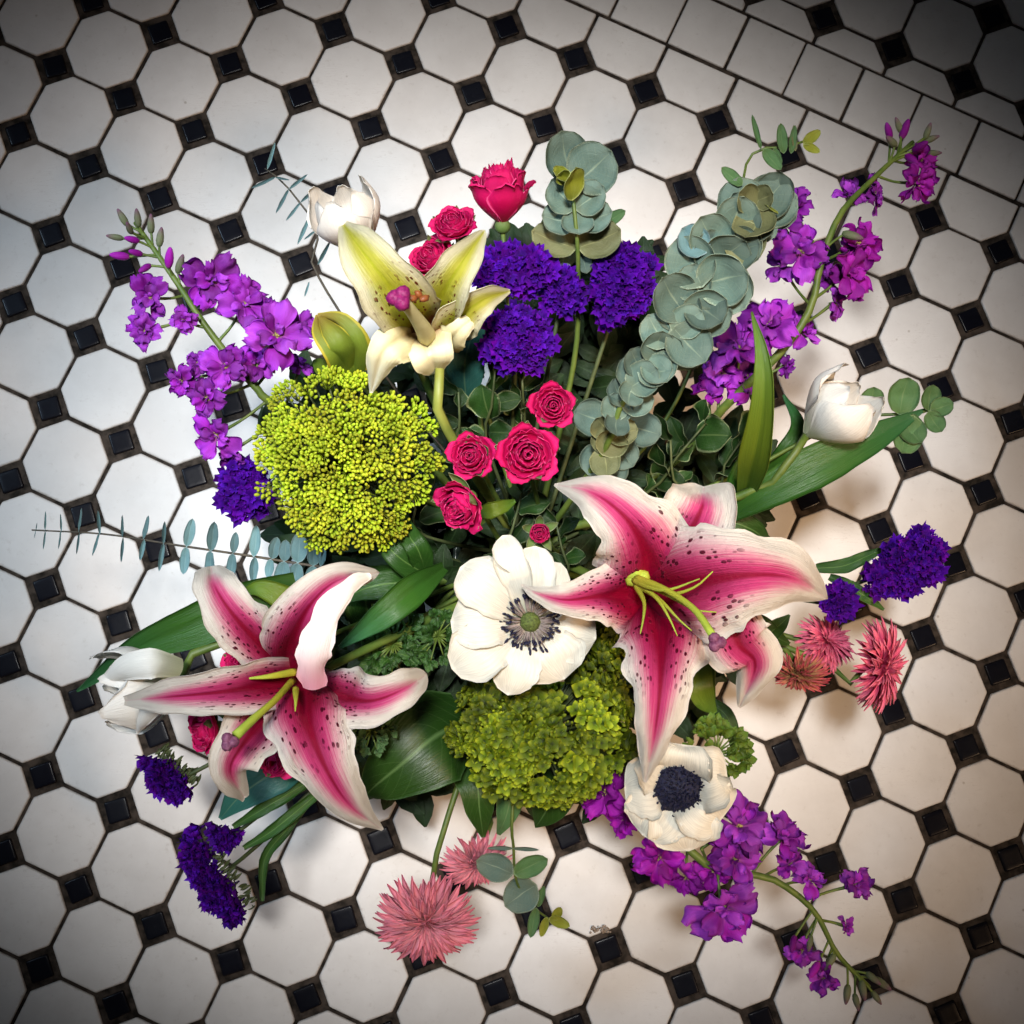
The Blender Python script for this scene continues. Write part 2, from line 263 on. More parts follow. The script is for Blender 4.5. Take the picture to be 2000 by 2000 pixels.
class MB:
    def __init__(s): s.v = []; s.f = []; s.uv = []; s.mi = []; s.cur = 0
    def grid(s, G, U, closed=False):
        """G: rows x cols x 3, U: rows x cols x 2"""
        r, c = G.shape[:2]; o = len(s.v); s.v.extend(map(tuple, G.reshape(-1, 3))); s.uv.extend(map(tuple, U.reshape(-1, 2)))
        for i in range(r - 1):
            for j in range(c if closed else c - 1):
                k = (j + 1) % c
                s.f.append((o + i * c + j, o + i * c + k, o + (i + 1) * c + k, o + (i + 1) * c + j)); s.mi.append(s.cur)
        return o
    def shell(s, G, U, th):
        """a sheet with a front, a back and a rim"""
        r, c = G.shape[:2]
        du = np.gradient(G, axis=1); dv = np.gradient(G, axis=0); N = np.cross(du, dv)
        N /= (np.linalg.norm(N, axis=2, keepdims=True) + 1e-12)
        o = s.grid(G, U); b = s.grid((G - N * th)[:, ::-1], U[:, ::-1])
        F_ = lambda i, j: o + i * c + j
        B_ = lambda i, j: b + i * c + (c - 1 - j)
        for i in range(r - 1):
            s.f.append((F_(i + 1, 0), B_(i + 1, 0), B_(i, 0), F_(i, 0))[::-1]); s.mi.append(s.cur)
            s.f.append((F_(i, c - 1), B_(i, c - 1), B_(i + 1, c - 1), F_(i + 1, c - 1))[::-1]); s.mi.append(s.cur)
        for j in range(c - 1):
            s.f.append((F_(r - 1, j), B_(r - 1, j), B_(r - 1, j + 1), F_(r - 1, j + 1))); s.mi.append(s.cur)
    def tube(s, pts, rad, n=8, k=None, uv0=0.0, ridges=0.0):
        pts = np.array([tuple(p) for p in pts], float); k = k or max(4, 4 * (len(pts) - 1))
        C = cat_rom(pts, k); T = np.gradient(C, axis=0); T /= np.linalg.norm(T, axis=1, keepdims=True) + 1e-12
        R = np.interp(np.linspace(0, 1, k + 1), np.linspace(0, 1, len(rad)), rad) if hasattr(rad, '__len__') else np.full(k + 1, rad)
        ref = np.array([0, 0, 1.0]) if abs(T[0][2]) < 0.9 else np.array([1.0, 0, 0])
        G = np.zeros((k + 1, n, 3)); U = np.zeros((k + 1, n, 2)); x = np.cross(T[0], ref); x /= np.linalg.norm(x)
        for i in range(k + 1):
            x = x - T[i] * x.dot(T[i]); x /= np.linalg.norm(x) + 1e-12; y = np.cross(T[i], x)
            for j in range(n):
                a = 2 * math.pi * j / n; rr = R[i] * (1 + (ridges if j % 2 else 0))
                G[i, j] = C[i] + rr * (math.cos(a) * x + math.sin(a) * y); U[i, j] = (math.cos(a) * 0.6, i / k)
        o = s.grid(G, U, True)
        s.f.append(tuple(o + j for j in range(n))[::-1]); s.mi.append(s.cur)
        s.f.append(tuple(o + k * n + j for j in range(n))); s.mi.append(s.cur)
    def blob(s, c, r, axis=(0, 0, 1), n=8, m=6, bumpy=0.0, point=0.0):
        """an ellipsoid of radii r, its long axis along axis"""
        c = np.array(c, float); r = (r, r, r) if not hasattr(r, '__len__') else r
        q = Vector((0, 0, 1)).rotation_difference(Vector(axis)).to_matrix()
        G = np.zeros((m + 1, n, 3)); U = np.zeros((m + 1, n, 2))
        for i in range(m + 1):
            t = math.pi * i / m
            for j in range(n):
                a = 2 * math.pi * j / n
                sr = math.sin(t) * (1 - point * (0.5 - 0.5 * math.cos(math.pi * min(1, i / m)))) + 1e-4
                p = Vector((r[0] * sr * math.cos(a), r[1] * sr * math.sin(a), -r[2] * math.cos(t)))
                if bumpy: p *= 1 + bumpy * noise.noise(p * (3 / max(r)) + Vector(c) * 60)
                G[i, j] = c + np.array(q @ p); U[i, j] = (math.cos(a) * 0.7, i / m)
        s.grid(G, U, True)
    def mesh(s, name, mats, smooth=True):
        me = bpy.data.meshes.new(name); me.from_pydata(s.v, [], s.f)
        uvl = me.uv_layers.new(name='UVMap'); li = np.zeros(len(me.loops), int); me.loops.foreach_get('vertex_index', li)
        uvl.data.foreach_set('uv', np.array(s.uv, dtype=np.float32)[li].ravel())
        for mt in (mats if isinstance(mats, (list, tuple)) else [mats]): me.materials.append(mt)
        me.polygons.foreach_set('use_smooth', [smooth] * len(me.polygons))
        if any(s.mi): me.polygons.foreach_set('material_index', s.mi)
        me.update(); return me

def root_of(o):
    while o.parent: o = o.parent
    return o
def build(mb, name, mats, parent=None, smooth=True):
    """mb holds world coordinates; the parent is a thing (or an unmoved part of one)"""
    if parent is not None:
        off = np.array(root_of(parent).location)
        mb.v = [tuple(np.array(p) - off) for p in mb.v]
    o = bpy.data.objects.new(name, mb.mesh(name, mats, smooth)); COL.objects.link(o); o.parent = parent
    return o
def tag(o, label, cat, group=None, kind=None):
    if label: o['label'] = label
    if cat: o['category'] = cat
    if group: o['group'] = group
    if kind: o['kind'] = kind
    return o
def thing(name, label, cat, loc, group=None):
    o = bpy.data.objects.new(name, None); COL.objects.link(o); o.location = loc; o.empty_display_size = 0.01
    return tag(o, label, cat, group)
def inst(me, name, parent, mat):
    """one more object that shares the mesh me, at the world matrix mat below an unrotated thing"""
    o = bpy.data.objects.new(name, me); COL.objects.link(o); o.parent = parent
    o.matrix_basis = Matrix.Translation(-Vector(root_of(parent).location)) @ mat
    return o
def frame(pos, z, spin=0.0, s=1.0, hint=None):
    z = Vector(z).normalized(); h = Vector(hint) if hint is not None else Vector((0.13, 0.99, 0.02))
    x = h - z * h.dot(z)
    if x.length < 1e-4: x = Vector((1, 0, 0)) - z * z.x
    x.normalize(); y = z.cross(x)
    m = Matrix((x, y, z)).transposed().to_4x4()
    sc = s if hasattr(s, '__len__') else (s, s, s)
    return Matrix.Translation(pos) @ m @ Matrix.Rotation(spin, 4, 'Z') @ Matrix.Diagonal((*sc, 1))
def V3(x, y, z): return np.array(tuple(Q(x, y, z)))
def img_dir(dx, dy, up):
    """a direction: dx right and dy down in the picture, up towards the viewer"""
    return (RIGHT * dx + DOWN * dy - FWD * up).normalized()

def sheet(mb, pts, hw, n=20, m=8, cup=0.0, bulge=0.0, groove=0.0, ruffle=(0, 3), roll=0.0, th=0.0006, rounded=0.0, seed=0, edge_noise=0.0, off=0.0):
    """a petal or leaf: pts are (x, y, height) along its midrib, hw its half widths"""
    P = np.array([(*V3(*p[:3]), (p[3] if len(p) > 3 else 0.0)) for p in pts]); C4 = cat_rom(P, n); C = C4[:, :3]
    T = np.gradient(C, axis=0); T /= np.linalg.norm(T, axis=1, keepdims=True) + 1e-12
    t = np.linspace(0, 1, n + 1); Wd = cat_rom([(w, 0, 0) for w in hw], n)[:, 0] if len(hw) > 2 else np.interp(t, [0, 1], hw)
    Wd = np.interp(t, np.linspace(0, 1, len(hw)), hw) * 0.35 + np.clip(np.interp(t, np.linspace(0, 1, n + 1), Wd), 0.3, None) * 0.65
    if rounded: 
        e = np.clip((t - (1 - rounded)) / rounded, 0, 1); Wd = Wd * np.sqrt(np.clip(1 - e ** 2, 0.0, 1)) + 0.4
    us = np.linspace(-1, 1, m + 1); G = np.zeros((n + 1, m + 1, 3)); U = np.zeros((n + 1, m + 1, 2))
    rolls = np.interp(t, np.linspace(0, 1, len(roll)), roll) if hasattr(roll, '__len__') else np.full(n + 1, roll)
    prev = None
    for i in range(n + 1):
        view = np.array(CAM) - C[i]; view /= np.linalg.norm(view)
        sd = np.cross(T[i], view)
        if prev is not None and np.linalg.norm(sd) < 0.25: sd = sd * 0.5 + prev * 0.5
        sd /= np.linalg.norm(sd) + 1e-12
        if prev is not None and sd.dot(prev) < 0: sd = -sd
        prev = sd; nr = np.cross(sd, T[i]); a = math.radians(rolls[i])
        s2 = sd * math.cos(a) + nr * math.sin(a); n2 = nr * math.cos(a) - sd * math.sin(a)
        px = PX(Vector(C[i])); w = Wd[i] * px
        for j, u in enumerate(us):
            au = abs(u)
            h = cup * u * u + bulge * math.sin(math.pi * au) - groove * math.exp(-(u / 0.16) ** 2) * (1 - t[i] * 0.5)
            ph = 2 * math.pi * ruffle[1] * t[i] + seed * 1.7 + (2.1 if u > 0 else 0)
            h += ruffle[0] * au ** 3 * (math.sin(ph) + 0.5 * math.sin(2.3 * ph + seed))
            k = 1.0
            if edge_noise: k += edge_noise * au ** 4 * (noise.noise(Vector((t[i] * 9 + seed * 3.1, u * 1.3, seed))) * 2)
            G[i, j] = C[i] + s2 * (u * w * k + off * w) + n2 * (h * w)
            U[i, j] = (u, t[i])
    mb.shell(G, U, th)
    return C

def leaf_proto(name, mat, asp=0.5, pointy=1.0, cup=0.15, bend=0.15, n=10, m=6, th=0.010, tipw=0.0, wavy=0.0, base=0.0):
    """a unit leaf lying along +x from 0 to 1, facing +z"""
    mb = MB(); G = np.zeros((n + 1, m + 1, 3)); U = np.zeros((n + 1, m + 1, 2))
    for i in range(n + 1):
        t = i / n; w = asp * (math.sin(math.pi * min(1, t ** (0.8 + 0.3 * tipw)) ) ** (0.62 if pointy < 1 else 0.62 * pointy)) if 0 < t < 1 else 0.004
        w = max(w, 0.012 + base * (1 - t) ** 6)
        for j in range(m + 1):
            u = -1 + 2 * j / m
            G[i, j] = (t, u * w, bend * math.sin(t * math.pi * 0.9) * 1 + cup * w * u * u - 0.04 * math.exp(-(u / 0.2) ** 2) * asp + wavy * abs(u) ** 2 * w * math.sin(t * 9 + u * 2))
            U[i, j] = (u, t)
    mb.shell(G, U, th); return mb.mesh(name, mat)

# ------------------------------------------------------------------ the floor
floor_mb = MB(); fx = [lat(-8, -12, -0.0016), lat(22, -12, -0.0016), lat(22, 14, -0.0016), lat(-8, 14, -0.0016)]
floor_mb.v = [tuple(p) for p in fx] + [(p.x, p.y, -0.03) for p in fx]; floor_mb.uv = [(0, 0)] * 8
floor_mb.f = [(0, 3, 2, 1), (4, 5, 6, 7), (0, 1, 5, 4), (1, 2, 6, 5), (2, 3, 7, 6), (3, 0, 4, 7)]; floor_mb.mi = [0] * 6
floor = build(floor_mb, 'floor', M['grout'], None, False); floor['kind'] = 'structure'

def tile_poly(mb, poly, soft=0.0016, corner=0.0010, depth=0.0026, dome=0.0002):
    """a glazed tile over a convex outline (metres), its rim rounded over"""
    P = np.array(poly, float); c = P.mean(axis=0); k = len(P); out = []
    for i in range(k):                                     # knock the corners off
        a, b, d = P[i - 1], P[i], P[(i + 1) % k]
        e1 = (a - b) / np.linalg.norm(a - b); e2 = (d - b) / np.linalg.norm(d - b)
        out += [b + e1 * corner, b + (e1 + e2) * corner * 0.30, b + e2 * corner]
    out = np.array(out); R = np.linalg.norm(out - c, axis=1).mean(); rings = []
    for inset, z, uu in ((0.0, -depth, 1.05), (0.0, -soft * 0.75, 1.0), (soft * 0.25, -soft * 0.30, 0.98), (soft * 0.7, -soft * 0.07, 0.95), (soft * 1.6, 0, 0.9), (R * 0.45, dome, 0.5)):
        rings.append(([(*(c + (p - c) * (1 - inset / R)), z) for p in out], uu))
    G = np.array([r[0] for r in rings]); U = np.array([[(r[1], 0)] * len(out) for r in rings])
    o = mb.grid(G, U, True); n_ = len(out); b = o + (len(rings) - 1) * n_; ci = len(mb.v)
    mb.v.append((c[0], c[1], dome)); mb.uv.append((0, 0))
    for j in range(n_): mb.f.append((b + j, b + (j + 1) % n_, ci)); mb.mi.append(mb.cur)

HW, LEG = 0.480, 0.278
OCT = [(-HW, -.5 + LEG), (-.5 + LEG, -HW), (.5 - LEG, -HW), (HW, -.5 + LEG), (HW, .5 - LEG), (.5 - LEG, HW), (-.5 + LEG, HW), (-HW, .5 - LEG)]
OCT = [(x, y) for x, y in OCT]
DOT = [(0, -.190), (.190, 0), (0, .190), (-.190, 0)]
def clip(poly, ylim, keep_above):
    out = []
    for i in range(len(poly)):
        a, b = poly[i], poly[(i + 1) % len(poly)]
        ia = (a[1] >= ylim) == keep_above; ib = (b[1] >= ylim) == keep_above
        if ia: out.append(a)
        if ia != ib:
            t = (ylim - a[1]) / (b[1] - a[1]); out.append((a[0] + t * (b[0] - a[0]), ylim))
    return out
def ccw(p):
    s = sum(p[i][0] * p[(i + 1) % len(p)][1] - p[(i + 1) % len(p)][0] * p[i][1] for i in range(len(p)))
    return p if s > 0 else p[::-1]
# meshes in tile axes: x along the rows, y = -j ; the objects carry the rotation
tile_rot = math.atan2(lat(1, 0).y - lat(0, 0).y, lat(1, 0).x - lat(0, 0).x)
def tile_mesh(name, poly, mat, **kw):
    mb = MB(); tile_poly(mb, ccw([(x * PITCH, -y * PITCH) for x, y in poly]), **kw); return mb.mesh(name, mat)
oct_me = tile_mesh('octagon_tile', OCT, M['white_tile']); dot_me = tile_mesh('black_tile', DOT, M['black_tile'], soft=0.0013, corner=0.0012, dome=0.0)
cut_lo = tile_mesh('octagon_tile_cut', clip(OCT, -4.672 + 4.5, True), M['white_tile'])      # row centred on -4.5, cut by the border
cut_hi = tile_mesh('octagon_tile_cut', clip(OCT, -5.552 + 5.43, False), M['white_tile'])
BW, BH = 0.825, 0.835
bord_me = tile_mesh('border_tile', [(-BW / 2 + .015, -BH / 2 + .02), (BW / 2 - .015, -BH / 2 + .02), (BW / 2 - .015, BH / 2 - .02), (-BW / 2 + .015, BH / 2 - .02)], M['white_tile'])
def in_frame(p, mrg=0.05):
    d = p - CAM; z = d.dot(FWD); x = 0.5 + d.dot(RIGHT) / z * F / 2000; y = 0.5 + d.dot(DOWN) / z * F / 2000
    return -mrg < x < 1 + mrg and -mrg < y < 1 + mrg
outer = MB()
def put_tile(me, name, i, j, zj=0.0003, rj=0.006):
    r = rnd.random
    p = lat(i + (r() - .5) * .012, j + (r() - .5) * .012, (r() - .5) * zj)
    mt = Matrix.Translation(p) @ Matrix.Rotation(tile_rot + (r() - .5) * rj * 2, 4, 'Z') @ Matrix.Rotation((r() - .5) * .012, 4, 'X') @ Matrix.Rotation((r() - .5) * .012, 4, 'Y')
    if in_frame(lat(i, j)):
        o = bpy.data.objects.new(name, me); COL.objects.link(o); o.parent = floor; o.matrix_basis = mt; return
    o = len(outer.v); outer.cur = 1 if me is dot_me else 0
    outer.v += [tuple(mt @ v.co) for v in me.vertices]; outer.uv += [(0, 0)] * len(me.vertices)
    for f in me.polygons: outer.f.append(tuple(o + k for k in f.vertices)); outer.mi.append(outer.cur)
for j in range(-4, 14):
    for i in range(-8, 21): put_tile(dot_me, 'black_tile', i, j, 0.0006, 0.06)
for j in range(-4, 13):
    for i in range(-8, 21): put_tile(oct_me, 'octagon_tile', i + .5, j + .5)
for i in range(-8, 21): put_tile(cut_lo, 'octagon_tile', i + .5, -4.5)
for k in range(-14, 20): put_tile(bord_me, 'border_tile', 3.973 + (k + .5) * BW, -5.115)
for i in range(-8, 21):
    put_tile(cut_hi, 'octagon_tile', i + .20, -5.43)
    for k in range(0, 6): put_tile(dot_me, 'black_tile', i + .70, -5.93 - k, 0.0006, 0.06)
    for k in range(0, 5): put_tile(oct_me, 'octagon_tile', i + .20, -6.43 - k)
ot = bpy.data.objects.new('outer_tiles', outer.mesh('outer_tiles', [M['white_tile'], M['black_tile']])); COL.objects.link(ot); ot.parent = floor; ot['kind'] = 'stuff'

# a crumb of broken grout beside a black tile
mb = MB()
for k in range(30):
    p = Q(1132 + rnd.gauss(0, 12), 1756 + rnd.gauss(0, 4), 0.0004); mb.blob(p, rnd.uniform(0.0006, 0.0018), n=6, m=4, bumpy=0.8)
o = build(mb, 'grout_crumbs', M['crumb']); o['kind'] = 'stuff'
tag(o, 'crumbs of broken brown grout at the edge of a white octagon tile near the bottom', 'debris')

# ------------------------------------------------------------------ the vase, all but hidden below the flowers
VC = Q(985, 1090, 0.0); VC.z = 0
HUB = VC + Vector((0, 0, 0.15))
mb = MB(); prof = [(0.0, 0.0), (0.040, 0.0), (0.047, 0.004), (0.053, 0.04), (0.056, 0.09), (0.053, 0.13), (0.051, 0.155), (0.053, 0.160), (0.050, 0.160), (0.047, 0.13), (0.050, 0.09), (0.044, 0.02), (0.0, 0.015)]
G = np.zeros((len(prof), 40, 3)); U = np.zeros((len(prof), 40, 2))
for i, (r, z) in enumerate(prof):
    for j in range(40):
        a = 2 * math.pi * j / 40; G[i, j] = (VC.x + max(r, 1e-4) * math.cos(a), VC.y + max(r, 1e-4) * math.sin(a), z); U[i, j] = (0, i / 12)
mb.grid(G, U, True); vase = build(mb, 'vase', M['vase']); tag(vase, 'dark vase on the tiles, hidden below the bouquet it holds', 'vase')

def stem_to_hub(parent, start, r=0.0022, mat=None, via=(), name='stem', dz=0.0, spread=0.03):
    """a stalk from a flower down into the mouth of the vase"""
    start = Vector(start); a = rnd.uniform(0, 6.28); rr = rnd.uniform(0, spread)
    hub = HUB + Vector((math.cos(a) * rr, math.sin(a) * rr, dz)); end = HUB + Vector((-math.cos(a) * rr, -math.sin(a) * rr, -0.11))
    mid = start.lerp(hub, 0.5) + Vector((0, 0, 0.25 * (hub - start).length * 0.35 - 0.012))
    pts = [start] + ([Q(*v) for v in via] if via else [mid]) + [hub, end]
    mb = MB(); mb.tube(pts, [r * 0.85, r, r, r * 1.1], n=7, k=22); return build(mb, name, mat or M['stem'], parent)

# ------------------------------------------------------------------ lilies
def petal(parent, pts, hw, mat, name='petal', label=None, **kw):
    if 'lily' in parent.name and name == 'petal': hw = [hw[0]] + [w * 1.13 for w in hw[1:-1]] + [hw[-1]]
    mb = MB(); sheet(mb, pts, hw, **kw); o = build(mb, name, mat, parent)
    if label: o['label'] = label
    return o
LB = dict(n=40, m=18, cup=-0.30, bulge=0.16, groove=0.12, th=0.0004, edge_noise=0.10)

L1 = thing('lily', 'open pink lily with white edges and yellow filaments, larger and to the right', 'lily', Q(1215, 1110, 0.30), 'pink and white lilies')
for k, (pts, hw, kw) in enumerate([
    ([(1352, 1100, .318), (1372, 1150, .334), (1395, 1215, .338), (1425, 1255, .325), (1395, 1335, .300)], [22, 50, 62, 44, 4], dict(ruffle=(.05, 2))),
    ([(1270, 1090, .315), (1300, 1010, .330), (1325, 955, .335), (1328, 918, .318)], [30, 62, 60, 40], dict(cup=.55, bulge=.05, ruffle=(.05, 2), rounded=.35)),
    ([(1205, 1125, .305), (1140, 1124, .330), (1068, 1132, .340), (1015, 1120, .335), (983, 1103, .328)], [58, 62, 42, 22, 2], dict(ruffle=(.05, 2), cup=-.1)),
    ([(1240, 1130, .300), (1248, 1200, .330), (1246, 1290, .350), (1236, 1380, .345), (1217, 1476, .325)], [60, 78, 64, 44, 4], dict(ruffle=(.09, 3), edge_noise=.14)),
    ([(1228, 1150, .300), (1225, 1060, .330), (1188, 985, .352), (1120, 930, .350), (1046, 914, .328)], [62, 92, 82, 52, 3], dict(roll=[0, 0, -8, -22], ruffle=(.04, 2))),
    ([(1215, 1120, .300), (1300, 1103, .345), (1400, 1086, .368), (1490, 1090, .362), (1562, 1130, .335)], [46, 98, 92, 62, 10], dict(ruffle=(.05, 2), cup=-.2, rounded=.12)),
]):
    a = dict(LB); a.update(kw); petal(L1, pts, hw, M['lily'], seed=k, **a)
def filament(parent, pts, r, name='filament', mat=None):
    mb = MB(); mb.tube([Q(*p) for p in pts], r, n=7, k=14); return build(mb, name, mat or M['filament'], parent)
for k, pts in enumerate([
    [(1205, 1095, .325), (1260, 1120, .352), (1310, 1108, .37), (1345, 1078, .378)],
    [(1210, 1098, .325), (1265, 1125, .355), (1310, 1150, .37), (1352, 1155, .376)],
    [(1205, 1100, .325), (1240, 1130, .355), (1262, 1165, .368), (1278, 1200, .37)],
    [(1202, 1102, .325), (1245, 1132, .352), (1280, 1168, .368), (1305, 1190, .372)],
    [(1196, 1095, .325), (1230, 1110, .350), (1265, 1112, .362), (1320, 1092, .37)],
    [(1200, 1105, .325), (1215, 1135, .345), (1214, 1165, .355), (1208, 1196, .358)]]):
    filament(L1, pts, [.0019, .0014, .0009, .0003])
p = filament(L1, [(1200, 1090, .325), (1255, 1112, .358), (1310, 1150, .382), (1345, 1200, .398)], [.0022, .0018, .0018, .0022], 'pistil')
mb = MB(); c = Q(1352, 1212, .399)
for a in range(3): mb.blob(c + Vector((math.cos(a * 2.09) * .0022, math.sin(a * 2.09) * .0022, 0)), .0031, n=10, m=7, bumpy=.2)
build(mb, 'stigma', M['stigma'], p)
for dx, dy, s_ in ((0, 0, .006), (14, 10, .005), (-4, 14, .004)):
    mb = MB(); mb.blob(Q(1197 + dx, 1080 + dy, .322), s_, n=8, m=6, bumpy=.2); build(mb, 'filament_base', M['filament'], L1)
stem_to_hub(L1, Q(1235, 1140, .300), .003)

L2 = thing('lily', 'pink lily with folded back petals and long green pistil, at the lower left', 'lily', Q(560, 1270, 0.29), 'pink and white lilies')
for k, (pts, hw, mat, kw) in enumerate([
    ([(560, 1262, .285), (500, 1222, .308), (440, 1160, .325), (405, 1105, .322), (398, 1068, .300)], [26, 46, 48, 38, 26], 'lily', dict(rounded=.10, cup=.15, ruffle=(.04, 2))),
    ([(540, 1300, .275), (500, 1352, .290), (455, 1410, .305), (435, 1455, .302), (462, 1506, .282)], [30, 52, 52, 42, 10], 'lily', dict(cup=.2, roll=[0, 0, 12, 25], ruffle=(.06, 2))),
    ([(585, 1290, .275), (640, 1312, .300), (700, 1322, .322), (762, 1300, .325), (806, 1272, .305)], [28, 46, 50, 42, 14], 'lily', dict(cup=.25, roll=[20, 10, 0, -10], rounded=.12)),
    ([(575, 1280, .278), (510, 1290, .305), (430, 1304, .325), (330, 1314, .325), (235, 1322, .300)], [30, 44, 42, 34, 8], 'lily', dict(cup=.30, bulge=.0, ruffle=(.06, 2))),
    ([(575, 1275, .280), (578, 1350, .318), (612, 1445, .330), (660, 1520, .318), (722, 1566, .295)], [48, 74, 66, 48, 3], 'lily', dict(roll=[0, -6, -12, -20], ruffle=(.04, 2))),
    ([(535, 1262, .285), (556, 1195, .325), (590, 1135, .345), (640, 1094, .345), (716, 1080, .325)], [32, 54, 58, 36, 9], 'lily', dict(cup=.1, ruffle=(.05, 2), rounded=.10)),
]):
    a = dict(LB); a.update(kw); petal(L2, pts, hw, M[mat], seed=k + 7, **a)
petal(L2, [(592, 1302, .330), (590, 1240, .350), (615, 1165, .355), (660, 1105, .350), (700, 1085, .338)], [20, 34, 34, 30, 6], M['lily_back'], 'petal_fold', n=26, m=10, cup=-.4, th=.0009, ruffle=(.06, 2), edge_noise=.2, rounded=.0)
p = filament(L2, [(552, 1284, .300), (520, 1320, .335), (480, 1355, .352), (445, 1388, .362)], [.0021, .0019, .0020, .0028], 'pistil')
mb = MB(); c = Q(433, 1400, .364)
for a in range(3): mb.blob(c + Vector((math.cos(a * 2.09) * .0021, math.sin(a * 2.09) * .0021, 0)), .0031, n=10, m=7, bumpy=.2)
build(mb, 'stigma', M['stigma'], p)
filament(L2, [(558, 1300, .315), (558, 1320, .335), (557, 1342, .342)], [.0020, .0015, .0003])
filament(L2, [(556, 1268, .305), (510, 1276, .318), (470, 1280, .322)], [.0024, .0018, .0006])
stem_to_hub(L2, Q(585, 1275, .280), .003)

L3 = thing('lily', 'pale yellow lily with a dark red throat and magenta stigma', 'lily', Q(810, 640, 0.28))
for k, (pts, hw, mat, kw) in enumerate([
    ([(805, 632, .280), (762, 575, .330), (712, 510, .352), (672, 458, .345), (648, 424, .325)], [30, 55, 60, 44, 10], 'lily_y', dict(cup=.25, bulge=.05)),
    ([(815, 620, .285), (832, 560, .325), (868, 500, .345), (915, 434, .330)], [26, 46, 38, 7], 'lily_y', dict(cup=.35, bulge=0, rounded=.1)),
    ([(835, 640, .285), (870, 598, .315), (912, 566, .325), (962, 549, .310)], [18, 38, 30, 3], 'lily_y', dict(cup=.4, bulge=0, roll=[-25, -20, -10])),
    ([(795, 620, .285), (755, 640, .318), (722, 672, .322), (700, 742, .290)], [22, 40, 34, 3], 'lily_y_pale', dict(cup=-.2)),
    ([(800, 632, .290), (808, 660, .312), (815, 680, .310), (824, 704, .290)], [36, 50, 32, 8], 'lily_y_pale', dict(cup=.35, rounded=.1)),
    ([(835, 655, .285), (856, 635, .312), (880, 612, .318), (912, 590, .305)], [20, 27, 17, 4], 'lily_y_pale', dict(cup=-.2)),
]):
    a = dict(LB); a.update(kw); petal(L3, pts, hw, M[mat], seed=k + 21, **a)
mb = MB(); mb.tube([Q(806, 640, .298), Q(800, 622, .322), Q(772, 582, .352), Q(756, 566, .362)], [.0060, .0052, .0038, .0034], n=10, k=14)
st = build(mb, 'pistil', simple_mat('pale_pistil', (0.42, 0.36, 0.16), (0.50, 0.45, 0.22), 60), L3)
mb = MB(); c = Q(754, 563, .364)
for a in range(3): mb.blob(c + Vector((math.cos(a * 2.09 + 1) * .003, math.sin(a * 2.09 + 1) * .003, 0)), .0045, n=10, m=8, bumpy=.25)
build(mb, 'stigma', M['stigma_y'], st)
mb = MB(); mb.blob(Q(800, 628, .285), (.013, .013, .010), n=12, m=8, bumpy=.2); build(mb, 'throat', simple_mat('dark_throat', (0.05, 0.008, 0.002), (0.12, 0.025, 0.008), 90), L3)
for k in range(4):
    mb = MB(); mb.blob(Q(768 + k * 11, 556 + (k % 2) * 7, .350), (.0022, .0022, .0035), axis=(rnd.random() - .5, rnd.random() - .5, .4), n=8, m=5, bumpy=.3); build(mb, 'anther', simple_mat('rust_anther', (0.16, 0.04, 0.01), (0.25, 0.08, 0.02), 300), L3)
stem_to_hub(L3, Q(828, 662, .290), .0034, simple_mat('lily_stalk', (0.17, 0.20, 0.03), (0.25, 0.27, 0.05), 60), via=[(831, 720, .298), (838, 800, .285)])

# lily bud
B = thing('lily_bud', 'closed olive green lily bud above the lime flower head', 'flower bud', Q(650, 660, .26))
for k, (dx, dy, rl, hw_) in enumerate(((-2, 2, -10, 27), (18, -8, 30, 22), (-18, 12, -40, 18))):
    petal(B, [(662 + dx * .3, 700 + dy * .3, .258), (652 + dx, 655 + dy, .282 + .004 * (k == 0)), (622 + dx, 615 + dy, .284 + .004 * (k == 0)), (599, 594, .272)], [22, hw_ + 6, hw_, 3], M['lily_bud'], 'bud_scale', n=18, m=10, cup=-.75, th=.0012, roll=rl, seed=k)
mb = MB(); mb.tube([Q(662, 698, .250), Q(650, 657, .262), Q(626, 622, .264), Q(603, 600, .264)], [.007, .0105, .008, .002], n=12, k=12); build(mb, 'bud_core', M['lily_bud'], B)
stem_to_hub(B, Q(660, 695, .255), .0026)

# ------------------------------------------------------------------ cup shaped flowers: roses and tulips
def cup_petal(mb, R, H, wa, base=0.12, close=0.0, curl=0.0, tip=0.0, n=12, m=10, th=0.012, ruf=0.0, seed=0, notch=0.0):
    """one petal of a cup of radius R and height H round the z axis, centred on angle 0"""
    G = np.zeros((n + 1, m + 1, 3)); U = np.zeros((n + 1, m + 1, 2))
    for i in range(n + 1):
        t = i / n
        for j in range(m + 1):
            u = -1 + 2 * j / m
            tt = t * (1 - tip * u * u) * (1 - notch * math.exp(-(u / .3) ** 2))
            r = R * (base + (1 - base) * math.sin(min(1.0, tt * 1.35) * math.pi / 2)) - close * R * max(0, tt - .55) ** 1.5 * 2.2 + curl * R * max(0, tt - .72) ** 1.4 * 5
            w = wa * (0.35 + 0.65 * math.sin(min(1, t * 1.25) * math.pi / 2)) * (1 - 0.5 * max(0, t - .8) / .2 * (0.5 + tip))
            a = u * w
            z = H * tt - curl * H * max(0, tt - .85) * 1.2
            k = 1 + ruf * abs(t) ** 3 * noise.noise(Vector((u * 2.5 + seed * 3, seed * 1.3, t)))
            G[i, j] = (r * k * math.cos(a), r * k * math.sin(a), z + ruf * .6 * H * t ** 3 * noise.noise(Vector((u * 3 + seed * 5, 7, 0))))
            U[i, j] = (u, t)
    mb.shell(G, U, th)
